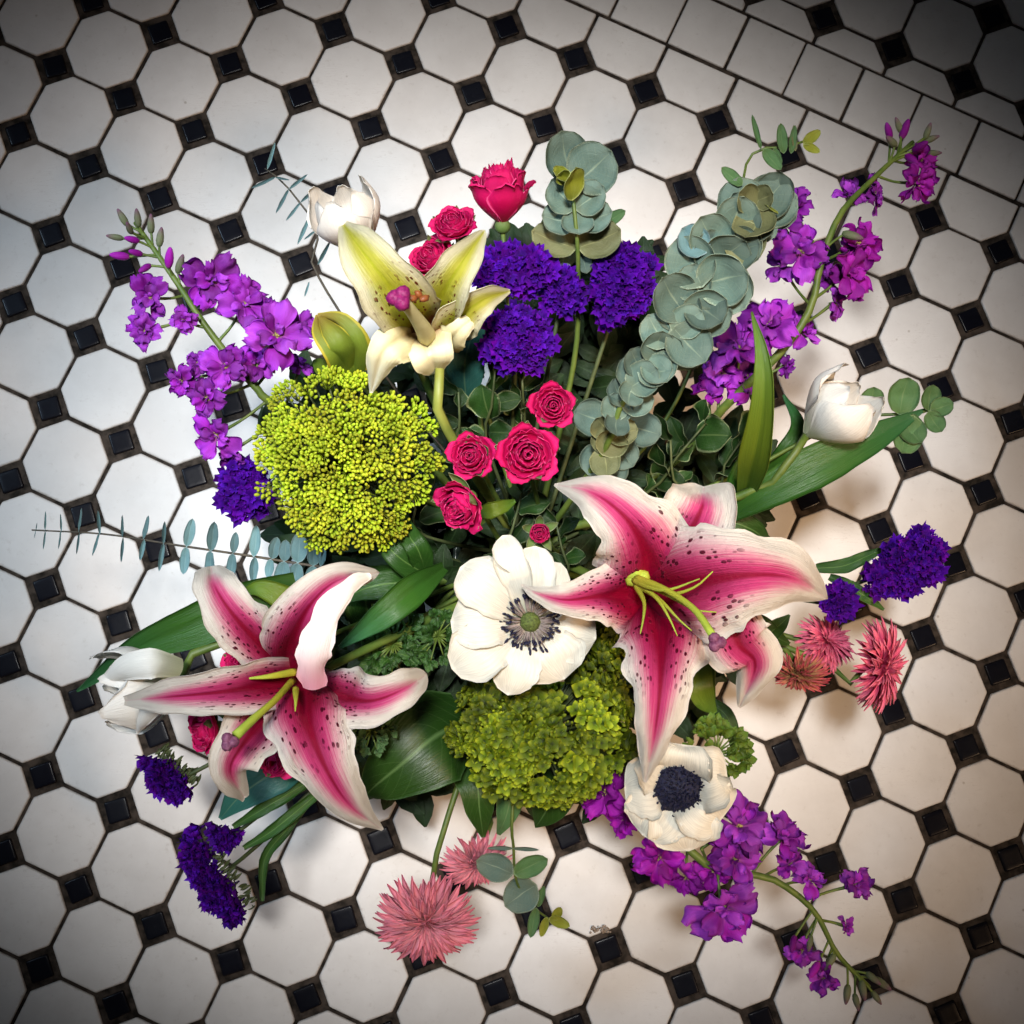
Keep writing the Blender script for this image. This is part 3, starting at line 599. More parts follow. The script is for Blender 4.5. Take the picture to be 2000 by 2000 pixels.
rose_layers = [(1.00, .80, .85, 5, .32, 0.0, .10), (.86, .92, .80, 5, .14, .05, .06), (.70, .98, .85, 5, .03, .18, .04), (.54, 1.02, .90, 4, 0, .25, .04), (.39, 1.04, 1.0, 3, 0, .25, .02), (.25, 1.03, 1.1, 3, 0, .2, 0), (.13, 1.02, 1.6, 2, 0, .1, 0)]
ROSE = []
for li, (R, H, wa, cnt, curl, close, tip) in enumerate(rose_layers):
    mes = []
    for v in range(2):
        mb = MB(); cup_petal(mb, R, H, wa, curl=curl, close=close, tip=tip * 2, ruf=.16, seed=li * 3 + v, th=.03); mes.append(mb.mesh('rose_petal', M['rose']))
    ROSE.append((mes, cnt))
sep_me = leaf_proto('sepal', M['sepal'], .22, 1.2, .4, -.25)
def rose(label, x, y, z, r, axis, open_=1.0, layers=range(7), sepals=True, squash=1.0, stem=True, group='pink spray roses', via=(), sep=(.15, .9)):
    p = Q(x, y, z); s = r * PX(p); ax = img_dir(*axis); t = thing('rose', label, 'rose', p - ax * s * .9, group)
    root = p - ax * s * .95
    for li in layers:
        mes, cnt = ROSE[li]; a0 = li * 1.1 + rnd.random()
        for k in range(cnt):
            a = a0 + k * 2 * math.pi / cnt + rnd.uniform(-.12, .12)
            tilt = rnd.uniform(-.05, .07) * open_
            sc = s * rnd.uniform(.94, 1.05)
            Mx = frame(root, ax) @ Matrix.Rotation(a, 4, 'Z') @ Matrix.Rotation(tilt, 4, 'Y') @ Matrix.Diagonal((sc * open_, sc * open_, sc * squash * rnd.uniform(.97, 1.05), 1))
            inst(mes[k % 2], 'petal', t, Mx)
    mb = MB(); mb.blob(root - ax * s * .1, (s * .30, s * .30, s * .28), ax, 10, 7); build(mb, 'hip', M['sepal'], t)
    if sepals:
        for k in range(5):
            a = k * 1.257 + rnd.random() * .3
            Mx = frame(root, ax) @ Matrix.Rotation(a, 4, 'Z') @ Matrix.Rotation(-rnd.uniform(*sep), 4, 'Y') @ Matrix.Diagonal((s * 1.45, s * 1.45, s * 1.2, 1))
            inst(sep_me, 'sepal', t, Mx)
    if stem: stem_to_hub(t, root - ax * s * .3, .0017, M['stem'], via=via)
    return t
rose('small round pink rose, topmost of those around the middle', 1044, 765, .315, 36, (.05, .05, 1))
rose('frilly pink rose beside the lime green flower head', 885, 860, .315, 39, (-.2, 0, 1))
rose('fully open pink rose with cream edged sepals, in the middle', 997, 858, .325, 46, (.1, .08, 1), 1.05)
rose('pointed half closed pink rose above the white anemone', 858, 962, .315, 50, (-.62, .55, .85), .92)
rose('tight dark pink rosebud just above the white anemone', 1018, 1007, .30, 29, (0, .1, 1), .95, range(2, 7))
rose('tall pink rose at the very top of the bouquet, seen from the side', 945, 372, .275, 52, (-.06, -1, .38), .95, squash=2.0, sep=(1.0, 1.35))
rose('pink rose between the tallest rose and the yellow lily', 853, 413, .27, 37, (-.2, -.6, .9), 1.0)
rose('red pink rose tucked behind the yellow lily', 806, 478, .262, 40, (-.5, -.4, .8), 1.0)
rose('magenta rose tucked under the upper petals of the left lily', 452, 1248, .258, 40, (-.45, -.25, .85), 1.0)
rose('dark pink rose below the white tulip on the left', 372, 1380, .245, 43, (-.9, .1, .75), .95, range(0, 5))
rose('crimson rose glimpsed behind the lower petals of the left lily', 515, 1442, .235, 32, (-.2, .4, .8), 1.0, range(0, 5))

TULIP = {}
for nm in ('tulip', 'tulip_pink'):
    l_ = []
    for v in range(3):
        mb = MB(); cup_petal(mb, .5, 1.0, 1.05, base=.10, close=.46, tip=.30, n=18, m=14, th=.007, ruf=.10, seed=v + 40, curl=0); l_.append(mb.mesh('tulip_petal', M[nm]))
    TULIP[nm] = l_
def tulip(label, x, y, z, length, axis, wide=1.0, mat='tulip', openings=(.05, -.04), spin=0.0, stem_via=(), skip=()):
    p = Q(x, y, z); s = length * PX(p); ax = img_dir(*axis); root = p - ax * s * .5
    t = thing('tulip', label, 'tulip', root, 'white tulips')
    for k in range(6):
        if k in skip: continue
        inner = k < 3; a = spin + (k % 3) * 2.094 + (1.047 if inner else 0) + rnd.uniform(-.08, .08)
        sc = s * (0.90 if inner else 1.0)
        mt = frame(root, ax) @ Matrix.Rotation(a, 4, 'Z') @ Matrix.Rotation(openings[1 if inner else 0] + rnd.uniform(-.03, .05), 4, 'Y') @ Matrix.Diagonal((sc * wide, sc * wide, sc * rnd.uniform(.95, 1.04), 1))
        inst(TULIP[mat][k % 3], 'petal', t, mt)
    mb = MB(); mb.blob(root + ax * s * .16, (s * .07, s * .07, s * .2), ax, 8, 6); build(mb, 'ovary', M['stem'], t)
    stem_to_hub(t, root + ax * s * .03, .0030, M['stem'], via=stem_via); return t
tulip('white tulip leaning right above the long green blade leaf', 1580, 778, .265, 150, (.80, -.62, .55), .98, stem_via=[(1490, 865, .252), (1400, 935, .235)], spin=.4)
tulip('cream and blush tulip behind the top of the yellow lily', 658, 415, .285, 140, (-.38, -.85, .6), 1.0, 'tulip_pink', spin=1.5, openings=(.05, -.03))
tulip('limp white tulip at the far left beside a blade leaf', 262, 1302, .235, 175, (-.95, .18, .30), .86, spin=.2, openings=(.12, 0), stem_via=[(350, 1258, .238), (440, 1205, .232)])
T3 = [o for o in COL.objects if o.get('label', '').startswith('limp white')][0]
petal(T3, [(330, 1290, .262), (290, 1330, .272), (270, 1360, .262), (258, 1385, .245)], [22, 26, 16, 2], M['tulip'], n=14, m=8, cup=-.4, ruffle=(.1, 2))
petal(T3, [(345, 1262, .262), (290, 1252, .280), (235, 1262, .272), (195, 1290, .25)], [18, 30, 30, 8], M['tulip'], n=14, m=8, cup=-.4, ruffle=(.08, 2))

# ------------------------------------------------------------------ anemones
def anemone(label, cx, cy, z, petals, disc, dark_r, dark_dome=False, axis=(0, 0, 1)):
    c = Q(cx, cy, z); t = thing('anemone', label, 'anemone', c - Vector((0, 0, .01)), 'white anemones')
    for k, (ex, ey, hw, dz, cup) in enumerate(petals):
        mx, my = cx + (ex - cx) * .5, cy + (ey - cy) * .5
        petal(t, [(cx, cy, z - .008 + k * .0006), (mx, my, z + dz * .6 + .004 + k * .0006), (cx + (ex - cx) * .8, cy + (ey - cy) * .8, z + dz + k * .0006), (ex, ey, z + dz * .9 - .004)], [hw * .30, hw * .85, hw * 1.05, hw * .62], M['anemone'], n=18, m=10, cup=cup, groove=.08, ruffle=(.11, 2.2), rounded=.22, seed=k + cx, th=.0003, edge_noise=.10)
    px = PX(c); ax = img_dir(*axis)
    if dark_dome:
        mb = MB(); mb.blob(c + ax * .004, (disc * px, disc * px, disc * px * .75), ax, 24, 14, .10); build(mb, 'disc', M['navy'], t)
        mb = MB()
        for k in range(420):
            a = rnd.uniform(0, 6.283); e = math.acos(rnd.uniform(.05, 1)); d = frame(c, ax) @ Vector((math.cos(a) * math.sin(e), math.sin(a) * math.sin(e), math.cos(e))) - c
            mb.blob(c + ax * .004 + d * disc * px * rnd.uniform(.86, 1.02), (.0007, .0007, .0014), d, 5, 4)
        o = build(mb, 'stamens', M['navy'], t); o['kind'] = 'stuff'
    else:
        mb = MB(); mb.blob(c + ax * .006, (disc * px, disc * px, disc * px * .8), ax, 18, 12, .08); build(mb, 'disc', M['cone_green'], t)
    fr = frame(c, ax); tips = 0
    mbt = MB()
    nst = 96 if not dark_dome else 60
    for k in range(nst):
        a = k * 2.39996 + rnd.gauss(0, .12); q = (.62 + .38 * rnd.random() ** .7) * rnd.uniform(.95, 1.06); R = dark_r * px * q * (1.0 if not dark_dome else 1.04)
        p0 = fr @ Vector((math.cos(a) * disc * px * .8, math.sin(a) * disc * px * .8, .004)); p2 = fr @ Vector((math.cos(a) * R, math.sin(a) * R, .009 + .008 * (1 - q)))
        p1 = p0.lerp(p2, .5) + ax * .003
        mbt.tube([p0, p1, p2], [.00045, .00035, .0003], n=4, k=4)
        mbt.cur = 1; mbt.blob(p2, (.0009, .0008, .0017), p2 - p0 + Vector([rnd.gauss(0, .004) for _ in range(3)]), 6, 4); mbt.cur = 0
    mbt.cur = 0
    o = build(mbt, 'stamen_ring', [M['stamen_dark'], M['navy']], t); o['kind'] = 'stuff'
    stem_to_hub(t, c - Vector((0, 0, .009)), .0026); return t
anemone('white anemone with an open ring of dark stamens in the middle of the bouquet', 1000, 1172, .300, [
    (1058, 1062, 34, .004, .1), (1010, 1030, 40, .012, .15), (1125, 1205, 60, .002, -.1), (1065, 1282, 62, .000, .0), (958, 1312, 46, .004, -.1),
    (852, 1262, 52, .006, .1), (850, 1172, 50, .010, .1), (868, 1070, 48, .016, .15), (948, 1010, 30, .018, .2)], 19, 57)
anemone('smaller cupped white anemone with a solid navy blue centre', 1280, 1480, .255, [
    (1372, 1462, 60, .020, .25), (1292, 1405, 56, .022, .3), (1215, 1420, 50, .016, .2), (1178, 1488, 58, .008, .1), (1212, 1576, 62, .004, .05), (1300, 1606, 66, .004, .05), (1362, 1545, 62, .012, .2)], 54, 57, True, (.12, -.1, 1))

# ------------------------------------------------------------------ statice
def ruffle_mesh(seed, mat, name='floret'):
    mb = MB(); n, m_ = 4, 20; G = np.zeros((n + 1, m_, 3)); U = np.zeros((n + 1, m_, 2)); rr = random.Random(seed)
    ph = [rr.uniform(0, 6.28) for _ in range(4)]
    for i in range(n + 1):
        t = i / n
        for j in range(m_):
            a = 2 * math.pi * j / m_
            r = (.12 + .88 * t ** .8) * (1 + .16 * t * math.sin(5 * a + ph[0]) + .16 * t * (1 if j % 2 else -1) + .08 * t * math.sin(3 * a + ph[3]))
            z = .75 * t ** 1.2 + t * t * (.28 * math.sin(4 * a + ph[1]) + .22 * math.sin(7 * a + ph[2]) + .10 * (1 if j % 2 else -1))
            G[i, j] = (r * math.cos(a), r * math.sin(a), z); U[i, j] = (math.cos(a * 5) * .6, t)
    mb.grid(G, U, True)
    mb.tube([(0, 0, -.7), (0, 0, 0), (0, 0, .1)], [.10, .16, .10], n=6, k=4)
    return mb.mesh(name, mat)
STAT = [ruffle_mesh(s, M['statice']) for s in range(5)]
comb_me = leaf_proto('calyx', M['stem_dark'], .16, 1.2, .3, .1, n=5, m=2, th=.05)
def statice(label, x, y, z, rx, ry, ang, n, up=1.0, axis=(0, 0, 1), fs=9.5, green=False, via=(), bend=0.0, group='violet statice clusters'):
    c = Q(x, y, z); px = PX(c); t = thing('statice', label, 'statice', c - Vector((0, 0, .015)), group); ax = img_dir(*axis); n = int(n * (3.8 if green else 2.8)); ry *= 1.3 if green else 1.0
    ca, sa = math.cos(ang), math.sin(ang)
    for k in range(n):
        r = math.sqrt((k + .5) / n); a = k * 2.39996 + .3
        u, v = r * math.cos(a), r * math.sin(a)
        lump = 1 + (.16 if green or n < 60 else .42) * noise.noise(Vector((math.cos(a) * 1.5 + x * .05, math.sin(a) * 1.5 + y * .05, 3)))
        u *= lump; v *= lump; bx = bend * (1 - u * u) * ry
        ex, ey = u * rx, v * ry + bx; dx, dy = ex * ca - ey * sa, ex * sa + ey * ca
        h = math.sqrt(max(0, 1 - r * r)) * min(rx, ry) * .55 * px + .007 * noise.noise(Vector((ex * .05, ey * .05, x)))
        p = c + RIGHT * dx * px + DOWN * dy * px + ax * h + Vector((0, 0, rnd.uniform(-.003, .003)))
        nd = (RIGHT * dx / rx * .7 + DOWN * dy / ry * .7) * .8 + ax * (.55 + h / (min(rx, ry) * px)); nd = nd.normalized() + Vector([rnd.gauss(0, .22) for _ in range(3)])
        s = fs * px * rnd.uniform(.6, 1.3)
        inst(STAT[k % 5], 'floret', t, frame(p, nd, rnd.uniform(0, 6), s))
        if k % 3 == 0: inst(STAT[(k + 1) % 5], 'floret', t, frame(p - ax * s * 1.3 + RIGHT * px * rnd.gauss(0, 3) , ax, rnd.uniform(0, 6), fs * px * 2.0))
    if green:
        for k in range(46):
            f = -1 + 2 * (k % 23) / 22; row = k // 23
            bx = bend * (1 - f * f) * ry
            ex, ey = f * rx * .9, bx - ry * (.7 + .4 * row); dx, dy = ex * ca - ey * sa, ex * sa + ey * ca
            p = c + RIGHT * dx * px + DOWN * dy * px + Vector((0, 0, -.004 * row))
            d = -(RIGHT * (-sa) + DOWN * ca) + Vector([rnd.gauss(0, .25) for _ in range(3)])
            inst(comb_me, 'calyx', t, frame(p, img_dir(0, 0, 1) + Vector([rnd.gauss(0, .4) for _ in range(3)]), 0, 22 * px * rnd.uniform(.7, 1.2), hint=d))
    stem_to_hub(t, c - Vector((0, 0, .006)) - ax * .006, .0016, M['stem_dark'], via=via); return t
statice('wide violet statice cluster right of the pink roses at the top', 968, 510, .262, 84, 44, .1, 46)
statice('round blue violet statice cluster between the yellow lily and the middle roses', 975, 640, .275, 62, 58, 0, 46)
statice('small purple statice tuft beside the upright eucalyptus stalk', 1062, 552, .258, 34, 38, 0, 18)
statice('tall violet statice cluster left of the long eucalyptus branch', 1175, 540, .25, 50, 70, .25, 44)
statice('violet statice tuft left of the lime flower head', 462, 925, .225, 42, 52, .2, 28)
statice('large violet statice cluster on the far right', 1702, 1068, .20, 72, 46, -.55, 46, via=[(1620, 1100, .19), (1500, 1120, .19)])
statice('tiny violet statice tuft at the tip of the right lily', 1580, 1132, .20, 24, 30, 0, 12, via=[(1500, 1130, .19)])
statice('violet statice crescent under the dark pink rose on the left', 318, 1466, .19, 52, 17, .70, 30, axis=(-.5, .4, .7), green=True, fs=8.5, via=[(380, 1450, .19)])
statice('long violet statice crescent with green calyxes at the lower left', 408, 1655, .17, 92, 20, 1.02, 52, axis=(-.6, .3, .7), green=True, fs=8.5, bend=.3, via=[(480, 1600, .175), (560, 1520, .175)])
statice('little violet statice tuft above the long crescent', 424, 1578, .185, 24, 19, .6, 12, axis=(-.5, .2, .7), fs=8, via=[(500, 1530, .18)])

# winged statice leaves on the right
def leaf_thing(name, label, cat, pts, hw, mat, group=None, **kw):
    mb = MB(); a = dict(n=28, m=10, cup=.15, groove=.10, th=.0006); a.update(kw); sheet(mb, pts, hw, **a)
    o = build(mb, name, mat); off = Vector(o.data.vertices[0].co)
    o.data.transform(Matrix.Translation(-off)); o.location = off
    return tag(o, label, cat, group)
leaf_thing('leaf', 'thin green leaf above the large violet statice on the right', 'leaf', [(1540, 1072, .185), (1590, 1068, .195), (1630, 1052, .198), (1680, 1030, .190)], [8, 14, 12, 2], M['leaf'], ruffle=(.2, 2))
leaf_thing('leaf', 'narrow green leaf between the two violet statice tufts on the right', 'leaf', [(1565, 1088, .185), (1600, 1105, .195), (1640, 1130, .195), (1668, 1150, .188)], [6, 12, 13, 2], M['leaf'], ruffle=(.2, 2))
leaf_thing('leaf', 'dark green leaf end below the right hand lily petal', 'leaf', [(1410, 1175, .20), (1440, 1185, .21), (1470, 1205, .20), (1490, 1215, .19)], [22, 24, 16, 3], M['round_leaf'])

# ------------------------------------------------------------------ strawflowers
def bract(mat, name='bract'): return leaf_proto(name, mat, .095, 1.0, .6, .12, n=6, m=4, th=.02, base=.05)
BR = {k: bract(M[k]) for k in ('straw', 'straw_deep', 'straw_brown')}
def strawflower(label, x, y, z, r, axis, mat='straw', rings=((-.45, .92, 20), (-.2, .96, 24), (.02, .98, 26), (.22, .92, 26), (.42, .84, 24), (.62, .74, 20), (.85, .62, 16), (1.1, .48, 12), (1.35, .36, 8)), via=(), flat=1.0):
    c = Q(x, y, z); s = r * PX(c); ax = img_dir(*axis); t = thing('strawflower', label, 'strawflower', c - ax * s * .3, 'pink strawflowers')
    fr = frame(c, ax)
    for e, ln, cnt in rings:
        cnt = int(cnt * 1.35)
        for k in range(cnt):
            a = 2 * math.pi * (k + rnd.uniform(-.35, .35)) / cnt + e * 3; el = e + rnd.gauss(0, .09); sc = s * ln * rnd.uniform(.82, 1.1)
            base = fr @ Vector((math.cos(a) * s * .10 * ln, math.sin(a) * s * .10 * ln, s * .05))
            mt = Matrix.Translation(base - c) @ fr @ Matrix.Rotation(a, 4, 'Z') @ Matrix.Rotation(-el, 4, 'Y') @ Matrix.Rotation(rnd.gauss(0, .3), 4, 'X') @ Matrix.Diagonal((sc, sc, sc, 1))
            inst(BR[mat], 'bract', t, mt)
    mb = MB(); mb.blob(c, (s * .28, s * .28, s * .2), ax, 10, 7, .3); build(mb, 'head', M['straw_brown'], t)
    stem_to_hub(t, c - ax * s * .15, .0022, M['stem'], via=via); return t
strawflower('large pale pink strawflower hanging lowest at the bottom', 805, 1730, .17, 93, (0, .45, .75), via=[(818, 1650, .175), (845, 1540, .18)])
strawflower('smaller pink strawflower partly behind a green leaf at the bottom', 897, 1620, .15, 64, (.15, .55, .55), via=[(925, 1560, .155), (930, 1480, .165)])
strawflower('deep pink strawflower turned sideways on the far right', 1650, 1255, .17, 84, (.85, .10, .45), 'straw_deep', via=[(1600, 1290, .165), (1560, 1250, .165), (1480, 1220, .17)])
strawflower('bright pink strawflower behind the brownish one on the right', 1555, 1215, .165, 56, (.35, -.55, .6), 'straw_deep')
strawflower('brownish strawflower showing its underside beside the right lily', 1505, 1262, .18, 58, (-.2, .75, .35), 'straw_brown', via=[(1480, 1225, .18), (1420, 1208, .18)])

# ------------------------------------------------------------------ stock spires
def stock_petal(mat, seed):
    mb = MB(); n, m_ = 10, 12; G = np.zeros((n + 1, m_ + 1, 3)); U = np.zeros((n + 1, m_ + 1, 2))
    for i in range(n + 1):
        t = i / n; w = .07 + .40 * math.sin(min(1, t * 1.12) * math.pi * .62) ** 1.6
        if t > .8: w *= math.sqrt(max(.05, 1 - ((t - .8) / .21) ** 2)) * .55 + .45
        for j in range(m_ + 1):
            u = -1 + 2 * j / m_
            tt = t * (1 - .10 * math.exp(-(u / .25) ** 2) * t - .10 * abs(u) ** 3)
            x = tt * (.95 + .30 * noise.noise(Vector((u * 4, seed, 2))) * t); z = .18 * math.sin(t * 2.6) + .40 * t * t * noise.noise(Vector((u * 1.6 + seed, t * 2, seed))) + .12 * t * math.sin(u * 4 + seed) + .15 * abs(u) ** 2 * t
            G[i, j] = (x, u * w, z); U[i, j] = (u, t)
    mb.shell(G, U, .012); return mb.mesh('petal', mat)
SP = {k: [stock_petal(M[k], s) for s in range(4)] for k in ('stock', 'stock_deep')}
mb = MB()
for k in range(9):
    a = k * 2.4; mb.blob((math.cos(a) * .07 * (k / 4), math.sin(a) * .07 * (k / 4), .10), (.04, .04, .09), (math.cos(a) * .4, math.sin(a) * .4, 1), 5, 4)
EYE = mb.mesh('eye', M['stock_eye'])
bud_mb = MB(); bud_mb.blob((0, 0, .5), (.26, .26, .55), n=10, m=8, point=.45)
BUD = bud_mb.mesh('bud', M['bud'])
bud_mb = MB(); bud_mb.blob((0, 0, .5), (.26, .26, .55), n=10, m=8, point=.3)
BUDP = bud_mb.mesh('bud', M['stock_deep'])
cal_me = leaf_proto('calyx', M['sepal'], .12, 1.2, .4, .05, n=6, m=4, th=.02)
def stock(label, path, florets, buds, r=.0028, mat='stock', stem_mat='stem'):
    base = Q(*path[-1]); t = thing('stock_flower', label, 'stock flower', base, 'purple stock spires')
    pts = [Q(*p) for p in path]
    mb = MB(); mb.tube(pts + [HUB, HUB - Vector((0, 0, .1))], [r * .5, r * .75, r, r * 1.1, r * 1.2, r * 1.2], n=8, k=44, ridges=.06); build(mb, 'stem', M[stem_mat], t)
    C = cat_rom([tuple(p) for p in pts], 60)
    for k, f in enumerate(florets):
        x, y, dz, R = f[:4]; mt_ = f[5] if len(f) > 5 else mat
        d = np.array([Q(x, y, CAM.z - 1)[i] for i in range(3)])
        # height: that of the nearest place on the stem, plus dz
        zs = C[:, 2]; ii = min(range(61), key=lambda q: (Q(x, y, zs[q]) - Vector(C[q])).length)
        R *= .90; x += rnd.gauss(0, 4); y += rnd.gauss(0, 4); c = Q(x, y, C[ii][2] + dz); s = R * PX(c)
        near = Vector(C[ii]); out = (c - near); out.z += .012
        ax = (out.normalized() * .75 + img_dir(0, 0, 1) * (f[4] if len(f) > 4 and f[4] is not None else .75) + Vector([rnd.gauss(0, .15) for _ in range(3)])).normalized()
        eye = inst(EYE, 'floret', t, frame(c, ax, 0, s))
        j0 = rnd.uniform(0, 6)
        for ring, (cnt, ln, el) in enumerate(((4, 1.10, .02), (4, .80, .36), (2, .42, .95))):
            for q in range(cnt):
                a = j0 + ring * .55 + 2 * math.pi * q / cnt + rnd.uniform(-.2, .2)
                m_ = Matrix.Rotation(a, 4, 'Z') @ Matrix.Translation((.03, 0, .03 * ring)) @ Matrix.Rotation(-(el + rnd.gauss(0, .20)), 4, 'Y') @ Matrix.Rotation(rnd.gauss(0, .28), 4, 'X') @ Matrix.Scale(ln * rnd.uniform(.85, 1.08), 4)
                o = bpy.data.objects.new('petal', SP[mt_][rnd.randrange(4)]); COL.objects.link(o); o.parent = eye; o.matrix_basis = m_
        mb = MB(); att = Vector(C[min(60, ii + 4)]); mb.tube([att, att.lerp(c, .5) - Vector((0, 0, .004)), c - ax * s * .1], [.0011, .0009, .0012], n=6, k=8)
        build(mb, 'flower_stalk', M[stem_mat], t)
        for q in range(3):
            inst(cal_me, 'calyx', t, frame(c - ax * s * .42, ax) @ Matrix.Rotation(q * 2.09, 4, 'Z') @ Matrix.Rotation(-1.25, 4, 'Y') @ Matrix.Scale(s * .55, 4))
    for (x, y, dz, L, dx, dy, up, kind) in buds:
        zs = C[:, 2]; ii = min(range(61), key=lambda q: (Q(x, y, zs[q]) - Vector(C[q])).length)
        c = Q(x, y, C[ii][2] + dz); s = L * .88 * PX(c); ax = (img_dir(dx, dy, up) + Vector([rnd.gauss(0, .15) for _ in range(3)])).normalized()
        o = inst(BUDP if kind else BUD, 'bud', t, frame(c, ax, rnd.random() * 6, s))
        mb = MB(); att = Vector(C[min(60, ii + 3)]); mb.tube([att, att.lerp(c, .5), c + ax * s * .1], [.0009, .0008, .0009], n=5, k=6); build(mb, 'flower_stalk', M[stem_mat], t)
    return t
stock('purple stock spire on the left with green buds at its tip', [(255, 420, .255), (325, 520, .262), (395, 625, .262), (480, 728, .25), (560, 790, .235)],
      [(398, 520, .012, 64), (458, 572, .004, 56), (285, 560, .004, 50), (272, 612, .0, 44, .5), (350, 600, .010, 34), (520, 632, .012, 70), (562, 622, .000, 44), (565, 690, -.012, 30), (425, 700, .014, 52), (478, 690, .0, 44), (342, 725, .0, 38), (388, 752, .006, 44), (410, 812, .0, 52), (440, 850, -.010, 40), (378, 690, .0, 30)],
      [(240, 425, 0, 38, -.6, -.8, .3, 0), (262, 428, .004, 38, -.1, -1, .3, 0), (285, 440, 0, 40, .2, -.9, .3, 0), (232, 450, 0, 34, -1, -.3, .4, 0), (248, 440, .008, 34, -.2, -.5, 1, 0), (262, 455, .006, 34, -.4, -.2, .8, 1), (244, 485, 0, 40, -1, -.1, .3, 1), (284, 500, 0, 34, -.5, .3, .5, 1), (318, 505, .006, 44, .2, -1, .4, 1), (335, 515, .002, 42, .3, -.8, .4, 0), (268, 480, .004, 34, -.6, -.2, .7, 1), (300, 465, .004, 40, .2, -.8, .4, 0)], stem_mat='stem')
stock('purple stock spire reaching to the upper right corner', [(1722, 268, .235), (1650, 335, .250), (1585, 405, .262), (1548, 500, .262), (1530, 580, .258), (1475, 662, .250), (1360, 775, .222), (1300, 850, .175)],
      [(1500, 395, -.006, 48), (1478, 425, -.004, 44), (1510, 470, -.004, 62, None, 'stock'), (1475, 505, -.010, 40), (1560, 520, -.016, 48), (1600, 372, -.014, 44, 1.3), (1650, 368, -.012, 42), (1725, 340, .002, 50, None, 'stock_deep'), (1738, 300, -.004, 36, None, 'stock_deep'), (1622, 462, -.010, 54, None, 'stock_deep'), (1596, 520, -.004, 58, None, 'stock_deep'), (1575, 570, -.012, 36),
       (1455, 612, -.002, 64), (1398, 660, .0, 66), (1500, 622, -.012, 44), (1412, 720, -.006, 56), (1365, 710, -.004, 50), (1338, 735, -.010, 42, None, 'stock_deep'), (1480, 690, -.012, 26)],
      [(1680, 262, 0, 36, -.3, -.8, .4, 1), (1700, 262, 0, 42, .4, -.8, .3, 1), (1740, 268, 0, 36, .7, -.6, .3, 0), (1745, 290, -.002, 34, .9, .2, .3, 0), (1722, 285, .006, 40, .2, -.3, 1, 1), (1690, 275, .004, 40, -.5, -.4, .6, 0), (1708, 292, 0, 40, .3, .5, .6, 1), (1745, 262, .003, 34, .5, -.9, .3, 0), (1700, 250, .002, 34, -.4, -.9, .3, 0), (1590, 440, .006, 46, .8, .2, .5, 0)])
stock('purple stock spire trailing to the lower right', [(1640, 1862, .15), (1580, 1800, .165), (1535, 1718, .178), (1460, 1660, .19), (1380, 1640, .195), (1270, 1560, .20)],
      [(1140, 1500, .0, 66, None, 'stock_deep'), (1180, 1545, -.01, 40, None, 'stock_deep'), (1245, 1620, -.004, 58, None, 'stock_deep'), (1300, 1650, -.008, 44, None, 'stock_deep'), (1395, 1560, .006, 66), (1385, 1622, .008, 54), (1478, 1580, .0, 56), (1490, 1630, -.006, 34), (1345, 1640, -.006, 42, None, 'stock_deep'), (1358, 1706, .006, 74, None), (1525, 1660, .0, 38), (1605, 1675, .0, 40), (1515, 1782, .0, 38), (1552, 1840, -.002, 36), (1590, 1755, -.004, 22)],
      [(1600, 1858, 0, 40, -.2, .9, .3, 0), (1625, 1850, .003, 40, .2, .8, .4, 0), (1650, 1845, 0, 40, .8, .5, .3, 0), (1575, 1800, 0, 40, -.5, .8, .3, 0), (1635, 1835, .004, 36, .6, .5, .6, 0), (1612, 1875, 0, 34, .1, 1, .3, 0), (1545, 1815, 0, 40, -.3, .9, .4, 1), (1500, 1765, 0, 36, -.3, .8, .4, 1), (1645, 1870, 0, 32, .6, .8, .3, 0), (1530, 1765, .003, 34, -.1, .9, .5, 0)], mat='stock')

# ------------------------------------------------------------------ lime and olive flower heads
def umbel(seed, mat, petals):
    r_ = random.Random(seed); mb = MB()
    for k in range(11 if petals else 15):
        a = k * 2.39996 + seed; rr = 1.0 * math.sqrt((k + .5) / (11 if petals else 15)); x, y = rr * math.cos(a) + r_.uniform(-.12, .12), rr * math.sin(a) + r_.uniform(-.12, .12)
        z = .50 * (1 - rr * rr) + r_.uniform(-.12, .18); d = Vector((x * .7 + r_.gauss(0, .25), y * .7 + r_.gauss(0, .25), 1)).normalized(); z += r_.uniform(-.15, .15)
        mb.tube([(0, 0, -.9), (x * .6, y * .6, z - .35), (x, y, z)], [.035, .028, .03], n=3, k=3)
        if petals and k % 5 < 3:
            fr = frame(Vector((x, y, z)), d, r_.uniform(0, 6), r_.uniform(.45, .85))
            for q in range(4):
                G = np.zeros((5, 5, 3)); U = np.zeros((5, 5, 2))
                for i in range(5):
                    t = i / 4; w = .42 * math.sin(max(.06, min(.97, t ** .9)) * math.pi) ** .7
                    for j in range(5):
                        u = -1 + j / 2; pp = fr @ (Matrix.Rotation(q * 1.571, 4, 'Z') @ Vector((t * .9, u * w, .30 * t + .18 * u * u * t)))
                        G[i, j] = pp; U[i, j] = (u, t)
                mb.grid(G, U)
        else:
            L = r_.uniform(.24, .33) if not petals else r_.uniform(.16, .26)
            mb.blob(Vector((x, y, z)) + d * L * .6, (L * .62, L * .62, L), d + Vector((r_.gauss(0, .3), r_.gauss(0, .3), 0)), 7, 5)
    return mb.mesh('floret', mat)
UM = [umbel(s, M['lime'], False) for s in range(6)]; UO = [umbel(s + 10, M['olive'], True) for s in range(6)]
